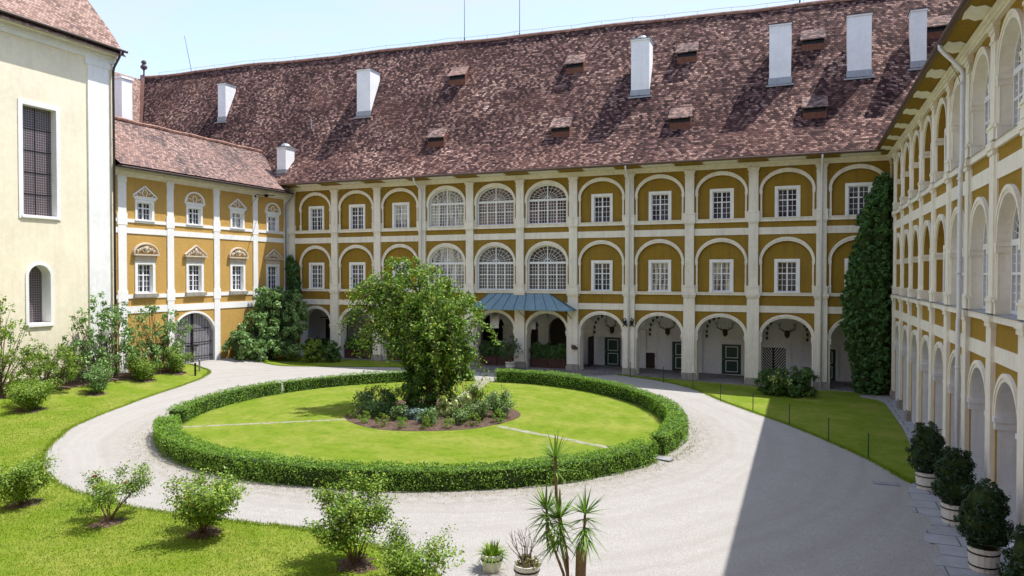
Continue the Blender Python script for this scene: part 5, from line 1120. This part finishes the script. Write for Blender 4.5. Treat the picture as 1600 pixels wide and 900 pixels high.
for (hx, hy, hz), (b0x, b0y), r_ in heads:
    P = [(b0x, b0y, 0), (b0x * .8 + hx * .2 + .03, b0y, hz * .35), (hx * .85 + b0x * .15 - .02, hy, hz * .75), (hx, hy, hz)]; mb.tube(P, [r_ * 1.25, r_, r_, r_ * .9], 7)
mb.tube([(.17, .05, -.02), (.19, .05, .8), (.21, .05, 1.33)], [.125, .11, .115], 12); mb.build('stem', 'yucca_bark', o)
for (hx, hy, hz), b0, r_ in heads:
    top = hz > 3
    blades('leaf_head', o, rng, 42 if top else 52, 0, .02, .60 if top else .62, .05, 'l_yucca', .62, (hx, hy, hz), .10)
    if not top:
        for q in range(3): blades('leaf_head', o, rng, 22, 0, .03, .55, .045, 'l_yucca', -.15 - .2 * q, (hx, hy, hz - .12 - .18 * q), .3)
    else: blades('leaf_head', o, rng, 5, 0, .02, .5, .04, 'l_yucca', -.2, (hx, hy, hz - .25), .2)
blades('leaf_head', o, rng, 50, 0, .06, .55, .045, 'l_yucca', .7, (.02, -.25, .30), .25); blades('leaf_head', o, rng, 40, 0, .06, .5, .04, 'l_yucca', .7, (-.45, -.2, .2), .35)

# planters of hedge inside the arches
pl_lab = {0: 'trough of dark hedge in the first, leftmost arch', 1: 'trough of laurel hedge in the second arch from the left', 2: 'trough of laurel hedge in the third arch, behind the tree', 3: 'trough of laurel hedge in the fourth arch, behind the tree', 4: 'trough of laurel hedge in the left arch under the canopy', 5: 'trough of thick laurel hedge in the right arch under the canopy'}
for i in range(6):
    uc = (E[i] + E[i + 1]) / 2 + (.12 if i == 0 else 0); o = empty('hedge_planter', (uc, 49.35, gz(uc, 49) + .035), 0, pl_lab[i], 'planter', 'hedge planters in the arcade')
    for s_ in (-1, 1):
        k = MB(); k.box(min(.02 * s_, 1.34 * s_), max(.02 * s_, 1.34 * s_), -.28, .28, 0, .66); k.box(min(.0 * s_ + .02 * s_, 1.36 * s_), max(.02 * s_, 1.36 * s_), -.31, -.283, .56, .66); k.build('trough', 'red_wood', o)
    rng = np.random.default_rng(300 + i); hh = 1.15 if i else .9
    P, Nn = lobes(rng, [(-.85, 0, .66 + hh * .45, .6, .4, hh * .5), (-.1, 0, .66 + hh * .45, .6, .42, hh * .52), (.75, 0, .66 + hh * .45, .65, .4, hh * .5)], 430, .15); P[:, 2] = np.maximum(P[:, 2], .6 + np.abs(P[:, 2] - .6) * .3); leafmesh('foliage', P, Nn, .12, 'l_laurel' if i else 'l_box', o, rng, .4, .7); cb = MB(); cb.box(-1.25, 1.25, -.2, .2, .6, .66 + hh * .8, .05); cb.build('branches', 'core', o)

# ================================================================ small things
wd = ['first', 'second', 'third', 'fourth', 'fifth', 'sixth', 'seventh', 'eighth']
pp = [(-10.53, 47.3), (-8.2, 46.4), (-6.11, 44.75), (-4.15, 41.4), (-2.28, 38.85), (-.5, 36.2), (1.1, 33.3), (2.41, 30.6)]
for j, (x, y) in enumerate(pp):
    k = MB(); k.lathe([(.022, 0), (.022, .95), (.03, .955), (.03, 1.0), (.012, 1.02)], (0, 0, 0), 8); o = k.build('lawn_post', 'post_green'); o.location = (x, y, gz(x, y)); tag(o, f'thin dark green post, {wd[j]} from the far end of the right lawn edge', 'post', 'posts along the right lawn')
k = MB()
for j, (x, y, h, lb, mt) in enumerate([(-36.6, 35.75, .85, 'dark bollard lamp at the tip of the left lawn by the gate', 'iron'), (-37.3, 36.8, .8, 'pale grey bollard just left of the dark one by the gate', 'pipe_grey'), (-37.2, 42.6, .7, 'short pale bollard in front of the big fig', 'pipe_grey')]):
    k = MB(); k.lathe([(.06, 0), (.06, h * .8), (.07, h * .82), (.07, h), (.03, h + .03)], (0, 0, 0), 10); o = k.build('bollard', mt); o.location = (x, y, gz(x, y)); tag(o, lb, 'bollard')
k = MB(); k.box(-.38, .38, -.17, .17, 0, .05); o = k.build('stone_slab', 'slate'); o.location = (-4.85, 27.35, gz(-4.85) + .01); o.rotation_euler = (0, 0, -.3); tag(o, 'flat grey stone slab at the right gap in the hedge', 'stone slab')
k = MB(); k.box(2.3, 3.1, 27.1, 27.45, 0, .02); o = k.build('stone_slab', 'slate'); o.location = (0, 0, gz(3) + .004); tag(o, 'pale broken stone slab at the near tip of the right lawn', 'stone slab')
# antlers
def antlers(x, z, sc, label, seed, wide=1.):
    rr_ = random.Random(seed); o = empty('deer_antlers', (x, 52.33, z), 0, label, 'antlers', 'large antlers on the arcade wall')
    k = MB(); k.blob((0, -.12, -.12), (.10 * sc, .14, .2 * sc), 8, 6); k.blob((0, -.1, .05), (.12 * sc, .1, .1 * sc), 8, 5); k.build('skull', 'antler', o, True)
    k = MB(); k.poly([(-.16, -.02, -.2), (0, -.02, -.38), (.16, -.02, -.2), (.17, -.02, .12), (0, -.02, .2), (-.17, -.02, .12)][::-1]); k.build('plaque', 'dark_wood', o)
    for s_ in (-1, 1):
        k = MB(); P = [(s_ * .05, -.12, .05), (s_ * .2 * wide, -.2, .14), (s_ * .42 * wide, -.3, .26), (s_ * .52 * wide, -.3, .5), (s_ * .47 * wide, -.22, .78 * sc)]; k.tube(P, [.04, .035, .03, .025, .01], 5)
        for (i, dx, dz) in ((1, .12, .2), (2, .2, .05), (3, .15, .18), (3, -.16, .2), (0, .12, -.02)): p = P[i]; k.tube([p, (p[0] + s_ * dx * .6, p[1] - .1, p[2] + dz * .7), (p[0] + s_ * dx * .8, p[1] - .12, p[2] + dz * 1.3)], [.024, .016, .006], 4)
        k.build('antler', 'antler', o)
for (x, z, s, w_, lb) in ((-13.05, 2.72, 1.15, .75, 'tall narrow antlers above the leftmost green door'), (-8.95, 2.72, .9, 1.05, 'wide antlers in the arch with the small dark hatch and green door'), (-4.95, 2.76, .9, 1.05, 'branching antlers above the middle green door'), (-.9, 2.78, .85, .95, 'antlers high on the wall above the lattice gate'), (2.95, 2.9, .9, 1.0, 'antlers half hidden by the ivy column')): antlers(x, z, s, lb, int(x * 7), w_)
TR = [(-13.95, [(-14.37, 2.46), (-14.37, 2.84), (-14.28, 3.19), (-14.08, 3.47), (-13.8, 3.68), (-13.44, 3.77)], 'left of the leftmost green door'), (0, [(-10.23, 2.43), (-10.21, 2.78), (-10.16, 3.13), (-9.99, 3.45), (-9.71, 3.69), (-9.35, 3.77)], 'over the small dark hatch'), (0, [(-6.2, 2.44), (-6.2, 2.77), (-6.16, 3.14), (-6.01, 3.46), (-5.73, 3.66), (-5.38, 3.77)], 'left of the middle green door'), (0, [(-2.19, 2.42), (-2.19, 2.75), (-2.15, 3.1), (-1.95, 3.42)], 'left above the lattice gate'), (0, [(.37, 2.38), (.38, 2.73), (.34, 3.07), (.21, 3.34)], 'right of the lattice gate'), (0, [(-36.35, 2.89), (-36.3, 2.5)], 'in the leftmost arch'), (0, [(-34.6, 2.8), (-34.6, 2.4), (-32.6, 2.6)], 'in the second arch from the left')]
proto = None
for _, P, where in TR:
    for j, (x, z) in enumerate(P):
        o = empty('antler_trophy', (x, 52.33, z), 0, f'{wd[j]} small trophy from below, in the row {where}', 'trophy', 'small trophies on the arcade wall')
        if proto is None:
            k = MB(); k.poly([(-.09, -.02, .04), (-.05, -.02, -.1), (0, -.02, -.17), (.05, -.02, -.1), (.09, -.02, .04), (0, -.02, .09)][::-1]); k.box(-.08, .08, -.018, 0, -.06, .05); a_ = k.build('plaque', 'antler', o)
            k = MB(); k.blob((0, -.07, -.03), (.045, .05, .09), 6, 5)
            for s_ in (-1, 1): k.tube([(s_ * .02, -.07, .03), (s_ * .06, -.09, .1), (s_ * .055, -.07, .2)], [.014, .011, .004], 4)
            b_ = k.build('skull', 'antler', o); proto = (a_, b_)
        else:
            for q in proto: c = q.copy(); C.objects.link(c); c.parent = o
k = MB(); k.blob((0, 0, 0), (.2, .12, .16), 8, 6); k.blob((.2, -.05, -.05), (.12, .09, .1), 8, 6); k.blob((-.12, 0, .12), (.05, .04, .1), 6, 4); o = k.build('boar_head', 'antler', None, True); o.location = (-14.8, 48.44, 1.66); tag(o, 'small brown carved animal head on the pillar right of the canopy', 'wall carving')
k = MB()
for s_ in (-1, 1):
    k.tube([(s_ * .1, 0, -.25), (s_ * .3, -.12, -.05), (s_ * .36, -.15, .2), (s_ * .22, -.12, .3), (s_ * .16, -.08, .1), (s_ * .3, -.1, -.2), (s_ * .42, -.12, -.3)], [.05, .06, .05, .03, .04, .04, .02], 6); k.blob((s_ * .2, -.1, 0), (.1, .08, .14), 6, 5)
o = k.build('iron_ornament', 'iron'); o.location = (-10.93, 48.52, 3.5); tag(o, 'dark wrought iron ornament behind the downpipe above the arcade', 'iron ornament')
k = MB(); k.lathe([(.02, .35), (.1, .3), (.14, .0), (.1, -.05)], (0, 0, 0), 6); k.tube([(0, 0, .3), (0, 0, 1.2)], .012, 4); o = k.build('hanging_lantern', 'lead'); o.location = (-19.7, 51.2, 2.9); tag(o, 'glass lantern hanging in the passage under the canopy', 'lantern')

# short grass on the nearer lawns
def tufts(name, pts, mat, L, label, seed):
    rng = np.random.default_rng(seed); n = len(pts); a = rng.uniform(0, 2 * math.pi, n); z = np.array([gz(p[0], p[1]) for p in pts]) + .03
    B0 = np.column_stack([pts, z]); s = np.stack([np.cos(a), np.sin(a), np.zeros(n)], 1) * .012; tip = B0 + np.column_stack([rng.normal(0, .022, (n, 2)), np.full(n, L) * rng.uniform(.5, 1.3, n)])
    V = np.stack([B0 - s, B0 + s, tip], 1).reshape(-1, 3); o = npmesh(name, V, np.arange(3 * n).reshape(n, 3), mat); tag(o, label, 'grass', kind='stuff')
rng = np.random.default_rng(8); pl = np.array(left_edge + [(-6.3, 5), (-39.2, 5)])
def inside(P, poly):
    x, y = P[:, 0], P[:, 1]; r_ = np.zeros(len(P), bool); j = len(poly) - 1
    for i in range(len(poly)):
        xi, yi = poly[i]; xj, yj = poly[j]; c = ((yi > y) != (yj > y)) & (x < (xj - xi) * (y - yi) / (yj - yi + 1e-12) + xi); r_ ^= c; j = i
    return r_
Q = np.column_stack([rng.uniform(-36, -6.3, 340000), rng.uniform(9.5, 30, 340000)]); Q = Q[inside(Q, pl)]; Q = Q[rng.uniform(0, 1, len(Q)) < np.clip((30 - Q[:, 1]) / 16, .05, 1)]
tufts('short_grass', Q, 'grass_blade', .045, 'short mown grass blades on the left lawn', 1)
def edge_tufts(line, n, seed, w=.07):
    rng = np.random.default_rng(seed); L_ = np.array(line); i = rng.integers(0, len(L_) - 1, n); t = rng.uniform(0, 1, (n, 1)); return L_[i] * (1 - t) + L_[i + 1] * t + rng.normal(0, w, (n, 2))
E2 = np.concatenate([edge_tufts(left_edge, 14000, 3), edge_tufts(right_edge, 9000, 4), edge_tufts(strip, 4000, 5)])
tufts('edge_grass', E2, 'grass_blade', .07, 'longer grass fringing the lawn edges', 2)

E3 = []
rng = np.random.default_rng(61)
for a0_, a1_, n_ in ((215, 345, 900), (346, 360, 260), (0, 60, 400)):
    a = np.radians(rng.uniform(a0_, a1_, n_)); rr_ = 12.05 + np.abs(rng.normal(0, .28, n_)); E3.append(np.column_stack([CX + rr_ * np.cos(a), CY + rr_ * np.sin(a)]))
tufts('weeds', np.concatenate(E3), 'l_dry', .05, 'dry weeds growing in the gravel along the hedge', 6)
def litter(name, pts, mat, L, label, seed):
    rng = np.random.default_rng(seed); z = np.array([gz(p[0], p[1]) for p in pts]) + .055; P = np.column_stack([pts, z]); o = leafmesh(name, P, np.tile([0, 0, 1.], (len(P), 1)), L, mat, None, rng, .6, .25, .05); tag(o, label, 'leaf litter', kind='stuff')
litter('fallen_leaves', np.column_stack([rng.uniform(1.8, 4.6, 120), rng.normal(46.4, .5, 120)]), 'l_dry', .1, 'fallen dry leaves on the ground before the tall ivy', 7)
litter('clover', np.column_stack([rng.uniform(-30, -8, 500), rng.uniform(10, 15, 500)]), 'l_pale', .035, 'tiny pale clover flowers scattered in the near lawn', 8)
